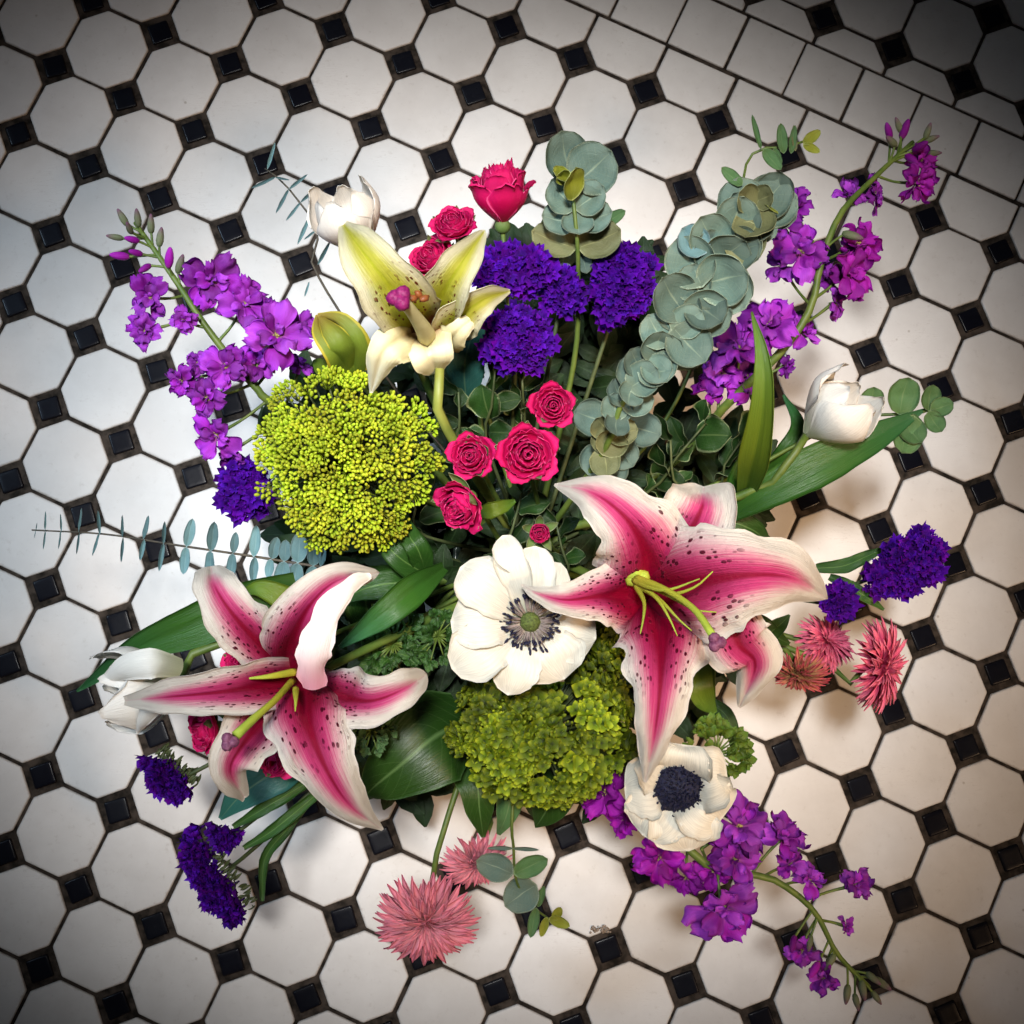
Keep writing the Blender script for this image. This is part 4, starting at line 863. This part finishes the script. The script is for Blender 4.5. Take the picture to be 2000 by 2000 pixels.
def flower_head(name, label, cat, cx, cy, z, lobes, depth, n, size, meshes):
    c = Q(cx, cy, z - depth); t = thing(name, label, cat, c); pts = []
    tries = 0; px = PX(Q(cx, cy, z))
    while len(pts) < n and tries < n * 90:
        tries += 1
        x0, y0, rx, ry, dz = lobes[rnd.randrange(len(lobes))]
        a = rnd.uniform(0, 6.283); r = math.sqrt(rnd.random())
        x, y = x0 + math.cos(a) * r * rx, y0 + math.sin(a) * r * ry
        h = max((dz_ + depth * math.sqrt(max(0, 1 - ((x - X) / RX) ** 2 - ((y - Y) / RY) ** 2)) if ((x - X) / RX) ** 2 + ((y - Y) / RY) ** 2 < 1 else -9) for X, Y, RX, RY, dz_ in lobes)
        p = Q(x, y, z - depth + h)
        if any((p - q[0]).length < size * px * (.72 + .4 * abs(noise.noise(p * 40))) for q in pts): continue
        if noise.noise(p * (58 if meshes is UO else 75)) > (.12 if meshes is UO else .30): continue
        p = p + Vector((0, 0, noise.noise(p * 90) * (.016 if meshes is UO else .008)))
        out = (p - Q(cx, cy, z - depth * 1.5)); pts.append((p, out.normalized()))
    mb = MB(); mb.blob(c, (.006, .006, .008)); 
    for p, d in pts:
        mb.tube([c, c.lerp(p, .6) - Vector((0, 0, .004)), p - d * size * px * .6], [.0012, .0009, .0006], n=4, k=5)
    o = build(mb, 'branches', M['stem_dark'], t); o['kind'] = 'stuff'
    for k, (p, d) in enumerate(pts):
        nd = (d + Vector([rnd.gauss(0, .18) for _ in range(3)])).normalized()
        inst(meshes[k % len(meshes)], 'floret', t, frame(p, nd, rnd.uniform(0, 6), size * px * rnd.uniform(.85, 1.12)))
    stem_to_hub(t, c, .003)
    return t
flower_head('lime_flower_head', 'round lime green flower head of tiny buds on the left', 'flower head', 655, 870, .31,
            [(640, 850, 145, 140, 0), (575, 900, 80, 130, -.012), (660, 960, 120, 88, -.008), (745, 860, 86, 118, -.006), (610, 775, 90, 80, -.006), (560, 830, 66, 62, -.018)], .060, 190, 19.5, UM)
flower_head('olive_flower_head', 'darker olive green flower head below the white anemone', 'flower head', 1015, 1385, .272,
            [(1005, 1400, 148, 92, 0), (930, 1360, 80, 70, -.006), (1110, 1370, 80, 100, -.006), (1150, 1250, 55, 75, -.012), (1030, 1450, 110, 55, -.014)], .052, 100, 27, UO)

# ------------------------------------------------------------------ eucalyptus
def disc_leaf(name, mat, asp=.5, cup=.18, seed=0, n=12, m=8, point=0.0):
    mb = MB(); G = np.zeros((n + 1, m + 1, 3)); U = np.zeros((n + 1, m + 1, 2))
    for i in range(n + 1):
        t = i / n; w = asp * math.sqrt(max(0.0008, 1 - (2 * t - 1) ** 2)) * (1 - point * max(0, t - .5))
        for j in range(m + 1):
            u = -1 + 2 * j / m; x = t; y = u * w
            rr = math.hypot(2 * t - 1, u * math.sqrt(max(0, 1 - (2 * t - 1) ** 2)))
            z = cup * .5 * rr * rr - .035 * math.exp(-(u / .18) ** 2) + .06 * noise.noise(Vector((x * 3 + seed, y * 3, seed * 2)))
            k = 1 + .05 * noise.noise(Vector((seed, t * 4, u)))
            G[i, j] = (x, y * k, z); U[i, j] = (rr if u > 0 else -rr, t)
            if abs(u) < .15 and rr < .85: U[i, j] = (u, t)
    mb.shell(G, U, .014); return mb.mesh(name, mat)
EU = {k: [disc_leaf('leaf', M[k], .47, .20, s) for s in range(3)] for k in ('euc', 'euc_brown', 'euc_yellow', 'euc_blue', 'euc_green')}
EO = {k: disc_leaf('leaf', M[k], .24, .12, 5, point=.3) for k in ('euc', 'euc_blue', 'euc_green', 'euc_brown', 'euc_yellow')}
def put_leaf(t, meshes, bx, by, bz, dx, dy, length, up=.2, tilt=(0, 0), name='leaf', wide=1.0):
    """a leaf from its foot at x, y towards dx, dy in the picture; up lifts its tip; tilt leans its face"""
    b = Q(bx, by, bz); px = PX(b); d = img_dir(dx, dy, up); nrm = img_dir(tilt[0], tilt[1], 1.0)
    nrm = (nrm - d * nrm.dot(d)).normalized()
    me = meshes[rnd.randrange(len(meshes))] if isinstance(meshes, list) else meshes
    L = length * px
    return inst(me, name, t, frame(b, nrm, 0, (L, L * wide, L), hint=d))
# the long silver branch
pth = [(1452, 392, .305), (1400, 420, .312), (1350, 490, .315), (1310, 560, .312), (1262, 640, .305), (1205, 710, .298), (1165, 780, .285), (1140, 850, .265)]
E1 = thing('eucalyptus_branch', 'long silvery branch of overlapping round eucalyptus leaves', 'eucalyptus', Q(*pth[-1]), 'eucalyptus branches')
mb = MB(); mb.tube([Q(*p) for p in pth] + [HUB, HUB - Vector((0, 0, .1))], [.0012, .0016, .002, .0022, .0024], n=7, k=40); build(mb, 'stem', M['stem'], E1)
C = cat_rom([p for p in pth], 17)
for k in range(17, -1, -1):
    x, y, z = C[k]; f = 1 - k / 17; kk = min(k + 1, 17); ddx, ddy = C[max(0, k - 1)][0] - C[kk][0], C[max(0, k - 1)][1] - C[kk][1]; L_ = math.hypot(ddx, ddy); tx, ty = ddx / L_, ddy / L_
    R = 100 * (0.72 + .55 * math.sin(math.pi * min(1, (k + 3) / 16)) * .65); zz = z + .001 * (17 - k) - .004
    mat = 'euc' if k > 3 else 'euc'
    if k in (15, 16, 17): mat = 'euc_brown' if k > 15 else 'euc'
    if k % 2 == 0: angs = (62, -58)
    else: angs = (18, -30, 168 if k > 12 else 105)
    for a in angs:
        a_ = math.radians(a + rnd.uniform(-12, 12)); lx, ly = tx * math.cos(a_) - ty * math.sin(a_), tx * math.sin(a_) + ty * math.cos(a_)
        put_leaf(E1, EU[mat], x - lx * 6, y - ly * 6, zz + rnd.uniform(-.003, .003), lx, ly, R * rnd.uniform(.70, 1.02), rnd.uniform(0, .7), (-lx * .5 + rnd.uniform(-.5, .5), -ly * .5 + rnd.uniform(-.4, .5)))
for (bx, by, dx, dy, L, up, mat, tl) in ((1405, 440, -.15, -1, 104, .1, 'euc', (.1, .2)), (1440, 400, -.55, .85, 88, .6, 'euc_brown', (-.5, -.2)), (1415, 420, -.25, 1, 84, .05, 'euc_brown', (-.15, 0)), (1425, 380, .55, -.1, 52, .8, 'euc_brown', (.2, 0)),
                                          (1425, 385, -.6, -.2, 60, .6, 'euc_brown', (.3, .3)), (1400, 350, -.75, -.6, 52, .1, 'euc_green', (0, 0)), (1455, 395, -.3, .4, 34, 1.2, 'euc_yellow', (0, 0)), (1330, 480, -.75, -.8, 66, .1, 'euc_blue', (.4, .4))):
    put_leaf(E1, EU[mat] if L > 60 or mat != 'euc_green' else EO[mat], bx, by, .322 if mat == 'euc' else .331, dx, dy, L, up, tl)
# dim leaves at its foot
for (bx, by, dx, dy, L) in ((1150, 800, -.9, -.3, 75), (1150, 830, .6, .7, 70), (1140, 840, -.5, .9, 68), (1180, 800, .9, .3, 72), (1150, 850, .1, 1, 70)):
    put_leaf(E1, EU['euc'], bx, by, .245, dx, dy, L, .2, (-dx * .4, -dy * .4))

E2 = thing('eucalyptus_branch', 'short upright eucalyptus stalk with a yellow green tip at the top', 'eucalyptus', Q(1090, 520, .23), 'eucalyptus branches')
mb = MB(); mb.tube([Q(1072, 300, .285), Q(1082, 380, .285), Q(1090, 470, .275), Q(1090, 560, .25), Q(1080, 700, .22), HUB, HUB - Vector((0, 0, .1))], [.001, .0016, .002, .0024, .0024], n=7, k=30); build(mb, 'stem', M['stem'], E2)
for (bx, by, bz, dx, dy, L, up, mat, tl, wd) in (
    (1088, 470, .262, -1, -.35, 92, .1, 'euc_brown', (.2, 0), .75), (1090, 470, .264, .75, -.30, 88, .1, 'euc_brown', (-.3, 0), .9), (1098, 475, .258, .2, 1, 44, .1, 'euc', (0, 0), .7), (1075, 500, .256, -.7, .5, 40, .1, 'euc', (0, 0), .6),
    (1086, 420, .272, -1, -.1, 70, .3, 'euc', (.3, -.2), 1), (1088, 420, .273, 1, -.2, 72, .3, 'euc', (-.3, -.2), 1), (1086, 400, .276, .1, .9, 60, .5, 'euc', (0, -.6), 1.1), (1084, 395, .277, -.7, -.7, 74, .4, 'euc', (.3, 0), 1.1), (1086, 395, .278, .8, -.55, 70, .4, 'euc', (-.3, 0), 1.05),
    (1078, 345, .283, -.25, -1, 98, .35, 'euc', (.3, .3), .95), (1082, 350, .283, .75, -.6, 96, .3, 'euc', (-.2, .2), 1.15), (1075, 375, .290, .12, -.95, 70, .9, 'euc_yellow', (.5, -.3), .75), (1080, 338, .290, -1, -.1, 52, .8, 'euc_yellow', (.1, -.5), .8), (1072, 335, .292, -1, .15, 40, 1.2, 'euc_yellow', (0, .5), .8)):
    put_leaf(E2, EU[mat], bx, by, bz, dx, dy, L, up, tl, wide=wd)
put_leaf(E2, EO['euc_green'], 1135, 425, .268, .85, -.5, 52, .1)
E3 = thing('eucalyptus_branch', 'thin eucalyptus sprig with small blue leaves stretching to the far left', 'eucalyptus', Q(610, 1070, .20), 'eucalyptus branches')
sp = [(60, 1000, .17), (200, 1008, .18), (330, 1028, .188), (480, 1050, .196), (612, 1070, .20)]
mb = MB(); mb.tube([Q(*p) for p in sp] + [Q(760, 1080, .19), HUB, HUB - Vector((0, 0, .1))], [.0005, .0007, .0009, .0012, .0014, .0016], n=6, k=36); build(mb, 'stem', M['twig'], E3)
CC = cat_rom(sp, 60)
for k, (x, ln, wd) in enumerate([(68, 14, .25), (86, 34, .22), (116, 34, .22), (150, 46, .22), (188, 44, .28), (232, 46, .25), (272, 44, .45), (308, 52, .36), (352, 52, .8), (398, 58, .75), (440, 46, .85), (480, 56, .75), (512, 40, 1.15), (537, 48, 1.25), (562, 58, 1.2), (590, 44, 1.3), (606, 38, .8)]):
    q = min(CC, key=lambda c: abs(c[0] - x))
    for sgn in (-1, 1):
        if sgn == 1 and x == 398: pass
        put_leaf(E3, EO['euc_blue'], x, q[1], q[2] + .001, rnd.uniform(.02, .22) * -sgn, sgn, ln * rnd.uniform(.85, 1.1), rnd.uniform(-.3, .4), (rnd.uniform(-.5, .5), 0), wide=wd)
E4 = thing('eucalyptus_branch', 'bare dark twig with needle leaves beside the cream tulip', 'eucalyptus', Q(600, 440, .22), 'eucalyptus branches')
sp = [(500, 318, .21), (535, 345, .22), (575, 395, .225), (604, 440, .225), (590, 500, .22)]
mb = MB(); mb.tube([Q(*p) for p in sp] + [Q(720, 700, .20), HUB, HUB - Vector((0, 0, .1))], [.0005, .0008, .0009, .0010, .0012, .0014], n=6, k=30); build(mb, 'stem', M['twig'], E4)
for (x, y, dx, dy, L) in ((545, 358, .8, -.6, 46), (545, 358, -.45, .9, 52), (567, 383, .75, -.65, 44), (567, 383, -.6, .8, 44), (585, 410, .9, -.15, 34), (585, 410, -.4, .95, 58), (600, 432, -.6, .5, 34), (520, 335, .4, .1, 30), (520, 335, -.8, .4, 50), (505, 320, .3, -.95, 52)):
    put_leaf(E4, EO['euc_blue'], x, y, .224, dx, dy, L, .1, wide=.28)
for (x, y, dx, dy, L) in ((600, 500, .5, -.9, 50), (575, 560, .3, -.9, 30)): put_leaf(E4, EO['euc_blue'], x, y, .21, dx, dy, L, .1, wide=.3)
E5 = thing('eucalyptus_branch', 'small curling eucalyptus tip above the long silvery branch', 'eucalyptus', Q(1400, 330, .25), 'eucalyptus branches')
mb = MB(); mb.tube([Q(1530, 262, .262), Q(1480, 278, .262), Q(1440, 280, .262), Q(1412, 300, .26), Q(1400, 350, .25), Q(1360, 520, .23), Q(1250, 800, .20), HUB], [.0008, .0010, .0012, .0014, .0014, .0016], n=6, k=36); build(mb, 'stem', M['stem'], E5)
for (x, y, dx, dy, L, mat, wd) in ((1435, 282, -.3, -.95, 66, 'euc_green', .35), (1440, 282, .55, .75, 54, 'euc_green', 1.0), (1478, 290, -.15, -1, 56, 'euc_green', .8), (1492, 290, .1, -.95, 52, 'euc_green', .6), (1500, 285, -.1, -.9, 48, 'euc_brown', .5), (1515, 272, .8, -.6, 40, 'euc_yellow', 1.1), (1515, 272, .85, .5, 36, 'euc_yellow', 1.0), (1460, 280, .3, .8, 36, 'euc_green', .8)):
    put_leaf(E5, EO[mat], x, y, .264, dx, dy, L, .2, wide=wd)
E6 = thing('eucalyptus_branch', 'green oval leaved sprig right of the upright white tulip', 'eucalyptus', Q(1620, 800, .22), 'eucalyptus branches')
mb = MB(); mb.tube([Q(1790, 760, .235), Q(1740, 778, .235), Q(1680, 782, .235), Q(1600, 790, .225), Q(1500, 840, .215), Q(1380, 900, .20), HUB], [.0008, .0012, .0014, .0016, .0016], n=6, k=30); build(mb, 'stem', M['stem'], E6)
for (x, y, dx, dy, L, mat, tl) in ((1640, 785, .1, -1, 56, 'euc_green', (0, 0)), (1695, 782, .2, -1, 72, 'euc_green', (0, .2)), (1750, 775, .1, -1, 50, 'euc_green', (.3, .2)), (1755, 775, .9, -.3, 44, 'euc_green', (-.4, 0)), (1750, 778, .45, .75, 46, 'euc_green', (0, 0)), (1720, 785, -.35, .95, 78, 'euc_green', (.2, 0)), (1700, 785, .5, .8, 64, 'euc_green', (0, -.3)), (1625, 792, .1, .9, 48, 'euc_green', (0, 0))):
    put_leaf(E6, EU[mat], x, y, .237, dx, dy, L, .2, tl, wide=.9)
E7 = thing('eucalyptus_branch', 'slender eucalyptus sprig hanging beside the lowest strawflower', 'eucalyptus', Q(970, 1500, .2), 'eucalyptus branches')
mb = MB(); mb.tube([Q(1070, 1750, .115), Q(1030, 1730, .12), Q(1005, 1708, .13), Q(975, 1665, .155), Q(969, 1600, .175), Q(968, 1500, .19), HUB], [.0007, .0009, .0011, .0012, .0014, .0016], n=6, k=36); build(mb, 'stem', M['stem'], E7)
for (x, y, z, dx, dy, L, mat, wd) in ((968, 1648, .168, -1, -.42, 76, 'euc', 1.5), (970, 1648, .168, .9, -.45, 72, 'euc_green', 1.2), (1012, 1668, .15, -.85, .55, 72, 'euc', 2.0), (968, 1600, .175, 1, .02, 50, 'euc', .35), (968, 1600, .175, -1, -.05, 50, 'euc', .35), (1012, 1712, .128, -.2, .95, 56, 'euc_green', .8), (1015, 1710, .128, .25, -.9, 44, 'euc_green', .7), (1032, 1730, .122, -.3, .9, 38, 'euc_yellow', .9), (1036, 1732, .122, .9, .3, 42, 'euc_yellow', 1.1), (1045, 1735, .122, .3, -.6, 30, 'euc_yellow', 1.3)):
    put_leaf(E7, EO[mat], x, y, z, dx, dy, L, .15, wide=wd)

# ------------------------------------------------------------------ blade leaves and broad leaves
leaf_thing('blade_leaf', 'upright pointed blade leaf in front of the purple stock', 'leaf', [(1405, 940, .225), (1425, 860, .275), (1440, 760, .305), (1438, 670, .315), (1418, 588, .315)], [14, 26, 30, 24, 1], M['blade_y'], cup=.35, groove=.25, roll=[0, 10, 15, 5])
leaf_thing('blade_leaf', 'long broad blade leaf pointing right below the upright white tulip', 'leaf', [(1375, 975, .225), (1440, 935, .245), (1540, 880, .255), (1640, 830, .252), (1746, 772, .235)], [14, 40, 42, 32, 2], M['blade'], cup=.15, groove=.10, roll=[30, 15, 0, -15])
leaf_thing('blade_leaf', 'short blade leaf beside the foot of the upright one', 'leaf', [(1395, 960, .215), (1400, 900, .232), (1420, 860, .235), (1445, 820, .225)], [16, 26, 22, 2], M['blade'], cup=.3)
leaf_thing('blade_leaf', 'curved leaf behind the stalk of the upright white tulip', 'leaf', [(1440, 890, .195), (1480, 850, .21), (1505, 800, .21), (1478, 745, .20)], [8, 15, 15, 2], M['blade'], cup=.3)
leaf_thing('blade_leaf', 'long blade leaf pointing far left behind the limp tulip', 'leaf', [(560, 1105, .225), (470, 1135, .24), (370, 1180, .24), (260, 1225, .225), (145, 1305, .20)], [26, 42, 44, 30, 2], M['blade'], cup=.12, groove=.12, roll=[0, 5, 15, 25])
leaf_thing('blade_leaf', 'folded blade leaf behind the top petals of the left lily', 'leaf', [(600, 1160, .235), (540, 1130, .25), (490, 1110, .25), (455, 1120, .24)], [24, 30, 22, 3], M['blade_y'], cup=.3)
leaf_thing('blade_leaf', 'bright lily leaf running down to the right of the left lily', 'leaf', [(838, 1070, .255), (790, 1105, .275), (730, 1155, .285), (640, 1222, .270)], [10, 30, 30, 3], M['blade'], cup=.3, groove=.2)
leaf_thing('blade_leaf', 'dark narrow leaf below the lime flower head', 'leaf', [(820, 1090, .235), (780, 1070, .255), (740, 1040, .262), (712, 1000, .25)], [10, 26, 26, 3], M['leaf'], cup=.25)
leaf_thing('blade_leaf', 'green leaf pointing up beside the pointed pink rose', 'leaf', [(805, 1090, .24), (790, 1040, .262), (772, 1010, .262), (760, 965, .25)], [10, 24, 24, 3], M['leaf'], cup=.25)
leaf_thing('blade_leaf', 'leaf with pale midrib between the anemone and the left lily', 'leaf', [(830, 1100, .225), (745, 1100, .245), (690, 1110, .245), (650, 1130, .235)], [10, 28, 30, 8], M['leaf'], cup=.2)
leaf_thing('blade_leaf', 'slim yellowish leaf right of the pointed pink rose', 'leaf', [(905, 968, .28), (930, 962, .29), (950, 955, .288), (972, 945, .28)], [9, 15, 14, 3], M['blade_y'], cup=.3)
leaf_thing('blade_leaf', 'glossy blue green leaf under the right petal of the yellow lily', 'leaf', [(880, 760, .22), (876, 700, .245), (885, 650, .25), (905, 600, .24)], [16, 36, 38, 10], M['teal_leaf'], cup=.2)
leaf_thing('blade_leaf', 'small olive leaf under the closed lily bud', 'leaf', [(650, 740, .235), (625, 710, .245), (605, 690, .245), (590, 680, .238)], [14, 22, 18, 6], M['blade_y'], rounded=.3)
leaf_thing('broad_leaf', 'biggest dark green rounded leaf, below the right petal of the left lily', 'leaf', [(880, 1360, .200), (820, 1390, .222), (760, 1440, .225), (700, 1490, .21), (688, 1512, .20)], [60, 92, 96, 60, 8], M['round_leaf'], cup=-.12, rounded=.2, n=30, m=16)
leaf_thing('broad_leaf', 'dark rounded leaf right of the biggest one at the bottom', 'leaf', [(880, 1420, .185), (900, 1480, .195), (905, 1530, .19), (912, 1580, .172)], [34, 42, 34, 4], M['round_leaf'], cup=-.1)
leaf_thing('broad_leaf', 'dark rounded leaf peeping out below the olive flower head', 'leaf', [(1060, 1420, .185), (1045, 1490, .20), (1030, 1530, .195), (1010, 1562, .18)], [44, 56, 46, 6], M['round_leaf'], cup=-.1, rounded=.2)
leaf_thing('broad_leaf', 'grey green leaf between the two dark ones at the bottom', 'leaf', [(960, 1440, .18), (965, 1490, .185), (955, 1540, .178), (940, 1575, .165)], [26, 34, 24, 4], M['euc_green'], cup=-.1)
leaf_thing('broad_leaf', 'teal leaf below the curled lower petal of the left lily', 'leaf', [(560, 1420, .195), (510, 1460, .205), (455, 1500, .20), (415, 1545, .185)], [36, 46, 38, 4], M['teal_leaf'], cup=.1)
leaf_thing('broad_leaf', 'dark green leaf beyond the tip of the folded back lily petal', 'leaf', [(700, 1180, .21), (690, 1130, .225), (705, 1095, .225), (740, 1070, .21)], [30, 42, 34, 6], M['leaf'], cup=.1, ruffle=(.12, 2))
leaf_thing('broad_leaf', 'dark green leaf behind the top of the right lily', 'leaf', [(1320, 1000, .21), (1370, 985, .225), (1420, 1000, .22), (1455, 1030, .20)], [28, 34, 26, 3], M['round_leaf'])
leaf_thing('blade_leaf', 'thin dark stalk leaf between the right lily and the brownish strawflower', 'leaf', [(1400, 1200, .20), (1440, 1200, .21), (1470, 1180, .205), (1490, 1160, .19)], [12, 20, 16, 2], M['round_leaf'])
leaf_thing('blade_leaf', 'olive leaf in the gap below the lower petals of the right lily', 'leaf', [(1310, 1240, .22), (1320, 1285, .235), (1330, 1320, .23), (1350, 1345, .215)], [26, 34, 26, 4], M['blade_y'])
leaf_thing('blade_leaf', 'dark curved leaf right of the small navy centred anemone', 'leaf', [(1330, 1320, .205), (1370, 1350, .215), (1385, 1395, .21), (1380, 1430, .195)], [10, 15, 14, 2], M['round_leaf'])
for k, (lb, pts, hw) in enumerate((('upper winged statice stalk leaf at the lower left', [(600, 1465, .19), (540, 1500, .20), (490, 1530, .20), (440, 1560, .19)], [6, 11, 13, 4]), ('middle winged statice stalk leaf at the lower left', [(620, 1480, .185), (560, 1530, .192), (510, 1570, .19), (460, 1600, .18)], [6, 10, 12, 4]), ('lowest winged statice stalk leaf at the lower left', [(590, 1500, .18), (545, 1560, .185), (500, 1620, .18), (495, 1700, .17)], [5, 9, 10, 3]))):
    leaf_thing('stalk_leaf', lb, 'leaf', pts, hw, M['leaf'], cup=.4, ruffle=(.2, 3), n=20, m=6)

# feathery anemone leaves
def ferny(label, x, y, z, R, n, mat, ax=(0, 0)):
    t = thing('feathery_leaf', label, 'leaf', Q(x, y, z)); me = leaf_proto('leaflet', M[mat], .30, 1.1, .2, .15, n=6, m=4, th=.03, wavy=.5)
    for b in range(int(n * 1.6)):
        a = b * 2.39996; r = R * (.15 + .8 * rnd.random()); ex, ey = x + math.cos(a) * r + ax[0], y + math.sin(a) * r + ax[1]
        mb = MB(); mb.tube([Q(x, y, z), Q((x + ex) / 2, (y + ey) / 2, z + .006), Q(ex, ey, z + rnd.uniform(0, .008))], [.0008, .0006, .0004], n=5, k=6); build(mb, 'stalk', M['stem'], t)
        for q in range(5):
            an = a + (q - 2) * .5; put_leaf(t, me, ex, ey, z + .006, math.cos(an), math.sin(an), R * rnd.uniform(.22, .5), rnd.uniform(-.3, 1.2), (rnd.uniform(-1, 1), rnd.uniform(-1, 1)), name='leaflet', wide=1.2)
    return t
ferny('feathery olive green leaf beside the small navy centred anemone', 1352, 1420, .235, 62, 15, 'blade_y')
ferny('feathery dark leaf left of the middle anemone', 825, 1200, .24, 52, 12, 'leaf')
ferny('feathery green leaf between the left lily and the olive flower head', 742, 1215, .235, 72, 15, 'leaf')
ferny('wispy grey leaf under the right petal of the left lily', 700, 1378, .245, 46, 12, 'euc_green')

# variegated sprigs
VL = [leaf_proto('leaf', M['variegated'], .36 + .05 * s, .8, .25, .10, n=10, m=8, th=.012, wavy=.25, tipw=.6) for s in range(3)]
def sprig(label, x0, y0, x1, y1, z0, z1, n, L, name='variegated_sprig', mes=None):
    t = thing(name, label, 'greenery', Q(x0, y0, z0)); mes = mes or VL
    mb = MB(); mb.tube([HUB, Q(x0, y0, z0), Q((x0 + x1) / 2, (y0 + y1) / 2, (z0 + z1) / 2 + .006), Q(x1, y1, z1)], [.0014, .0014, .001, .0007], n=6, k=18); build(mb, 'stem', M['stem_dark'], t)
    th0 = math.atan2(y1 - y0, x1 - x0)
    n = max(5, int(n * .6)); z0 -= .008; z1 -= .012
    for k in range(n):
        f = k / (n - 1); a = th0 + (1 if k % 2 else -1) * (1.1 - .8 * f) + rnd.uniform(-.7, .7)
        put_leaf(t, mes, x0 + (x1 - x0) * f, y0 + (y1 - y0) * f, z0 + (z1 - z0) * f + .004, math.cos(a), math.sin(a), L * rnd.uniform(.55, 1.2), rnd.uniform(-.4, 1.0), (rnd.uniform(-1.2, 1.2), rnd.uniform(-1.2, 1.2)), wide=rnd.uniform(.7, 1.1))
    return t
sprig('variegated sprig with a broad upright leaf between the yellow lily and the middle roses', 920, 840, 935, 690, .225, .262, 12, 74)
sprig('variegated sprig under the lower left of the round violet statice', 870, 860, 865, 740, .22, .25, 9, 62)
sprig('variegated sprig behind the topmost middle rose', 990, 800, 985, 715, .22, .255, 8, 58)
sprig('variegated sprig at the foot of the long eucalyptus branch', 1220, 930, 1330, 800, .205, .235, 12, 72)
sprig('variegated sprig behind the top petal of the right lily', 1270, 960, 1265, 830, .205, .235, 9, 70)
sprig('variegated sprig just above the middle anemone', 950, 1060, 985, 930, .235, .262, 9, 64)
sprig('cream edged sprig around the tight dark rosebud', 1070, 1080, 1050, 990, .235, .255, 8, 54)
sprig('variegated sprig below the foot of the purple stock', 1330, 930, 1400, 830, .20, .225, 9, 62)
sprig('dark sprig between the left lily and the middle anemone', 790, 1290, 720, 1230, .20, .225, 10, 66)
sprig('dark sprig between the lime flower head and the roses', 800, 1010, 765, 900, .21, .22, 8, 60)

# ------------------------------------------------------------------ the mass of leaves inside the bouquet, coloured dark to stand for shade
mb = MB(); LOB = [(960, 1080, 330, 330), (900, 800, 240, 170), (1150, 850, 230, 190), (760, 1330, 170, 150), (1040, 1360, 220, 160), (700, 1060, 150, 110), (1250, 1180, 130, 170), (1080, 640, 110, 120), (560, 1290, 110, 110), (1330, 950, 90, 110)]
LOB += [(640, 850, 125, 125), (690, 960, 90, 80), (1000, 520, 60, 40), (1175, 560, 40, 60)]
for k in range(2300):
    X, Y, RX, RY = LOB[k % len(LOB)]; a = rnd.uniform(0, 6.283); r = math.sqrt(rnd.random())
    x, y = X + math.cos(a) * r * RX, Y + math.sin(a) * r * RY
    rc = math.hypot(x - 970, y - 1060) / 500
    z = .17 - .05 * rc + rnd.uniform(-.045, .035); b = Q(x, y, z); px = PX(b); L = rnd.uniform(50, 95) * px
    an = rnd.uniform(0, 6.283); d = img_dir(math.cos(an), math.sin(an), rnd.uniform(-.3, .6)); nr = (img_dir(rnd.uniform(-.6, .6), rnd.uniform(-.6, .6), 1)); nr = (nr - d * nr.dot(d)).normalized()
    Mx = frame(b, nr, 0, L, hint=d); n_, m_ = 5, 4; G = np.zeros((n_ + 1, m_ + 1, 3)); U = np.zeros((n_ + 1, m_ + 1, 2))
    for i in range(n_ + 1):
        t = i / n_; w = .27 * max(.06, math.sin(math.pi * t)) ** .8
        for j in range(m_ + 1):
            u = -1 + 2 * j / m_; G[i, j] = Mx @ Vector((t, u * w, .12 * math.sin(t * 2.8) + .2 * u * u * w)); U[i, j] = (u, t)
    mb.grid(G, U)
o = build(mb, 'inner_foliage', M['shaded_leaf']); tag(o, 'dense foliage filling the inside of the bouquet, its green darkened for shade', 'foliage', kind='stuff')
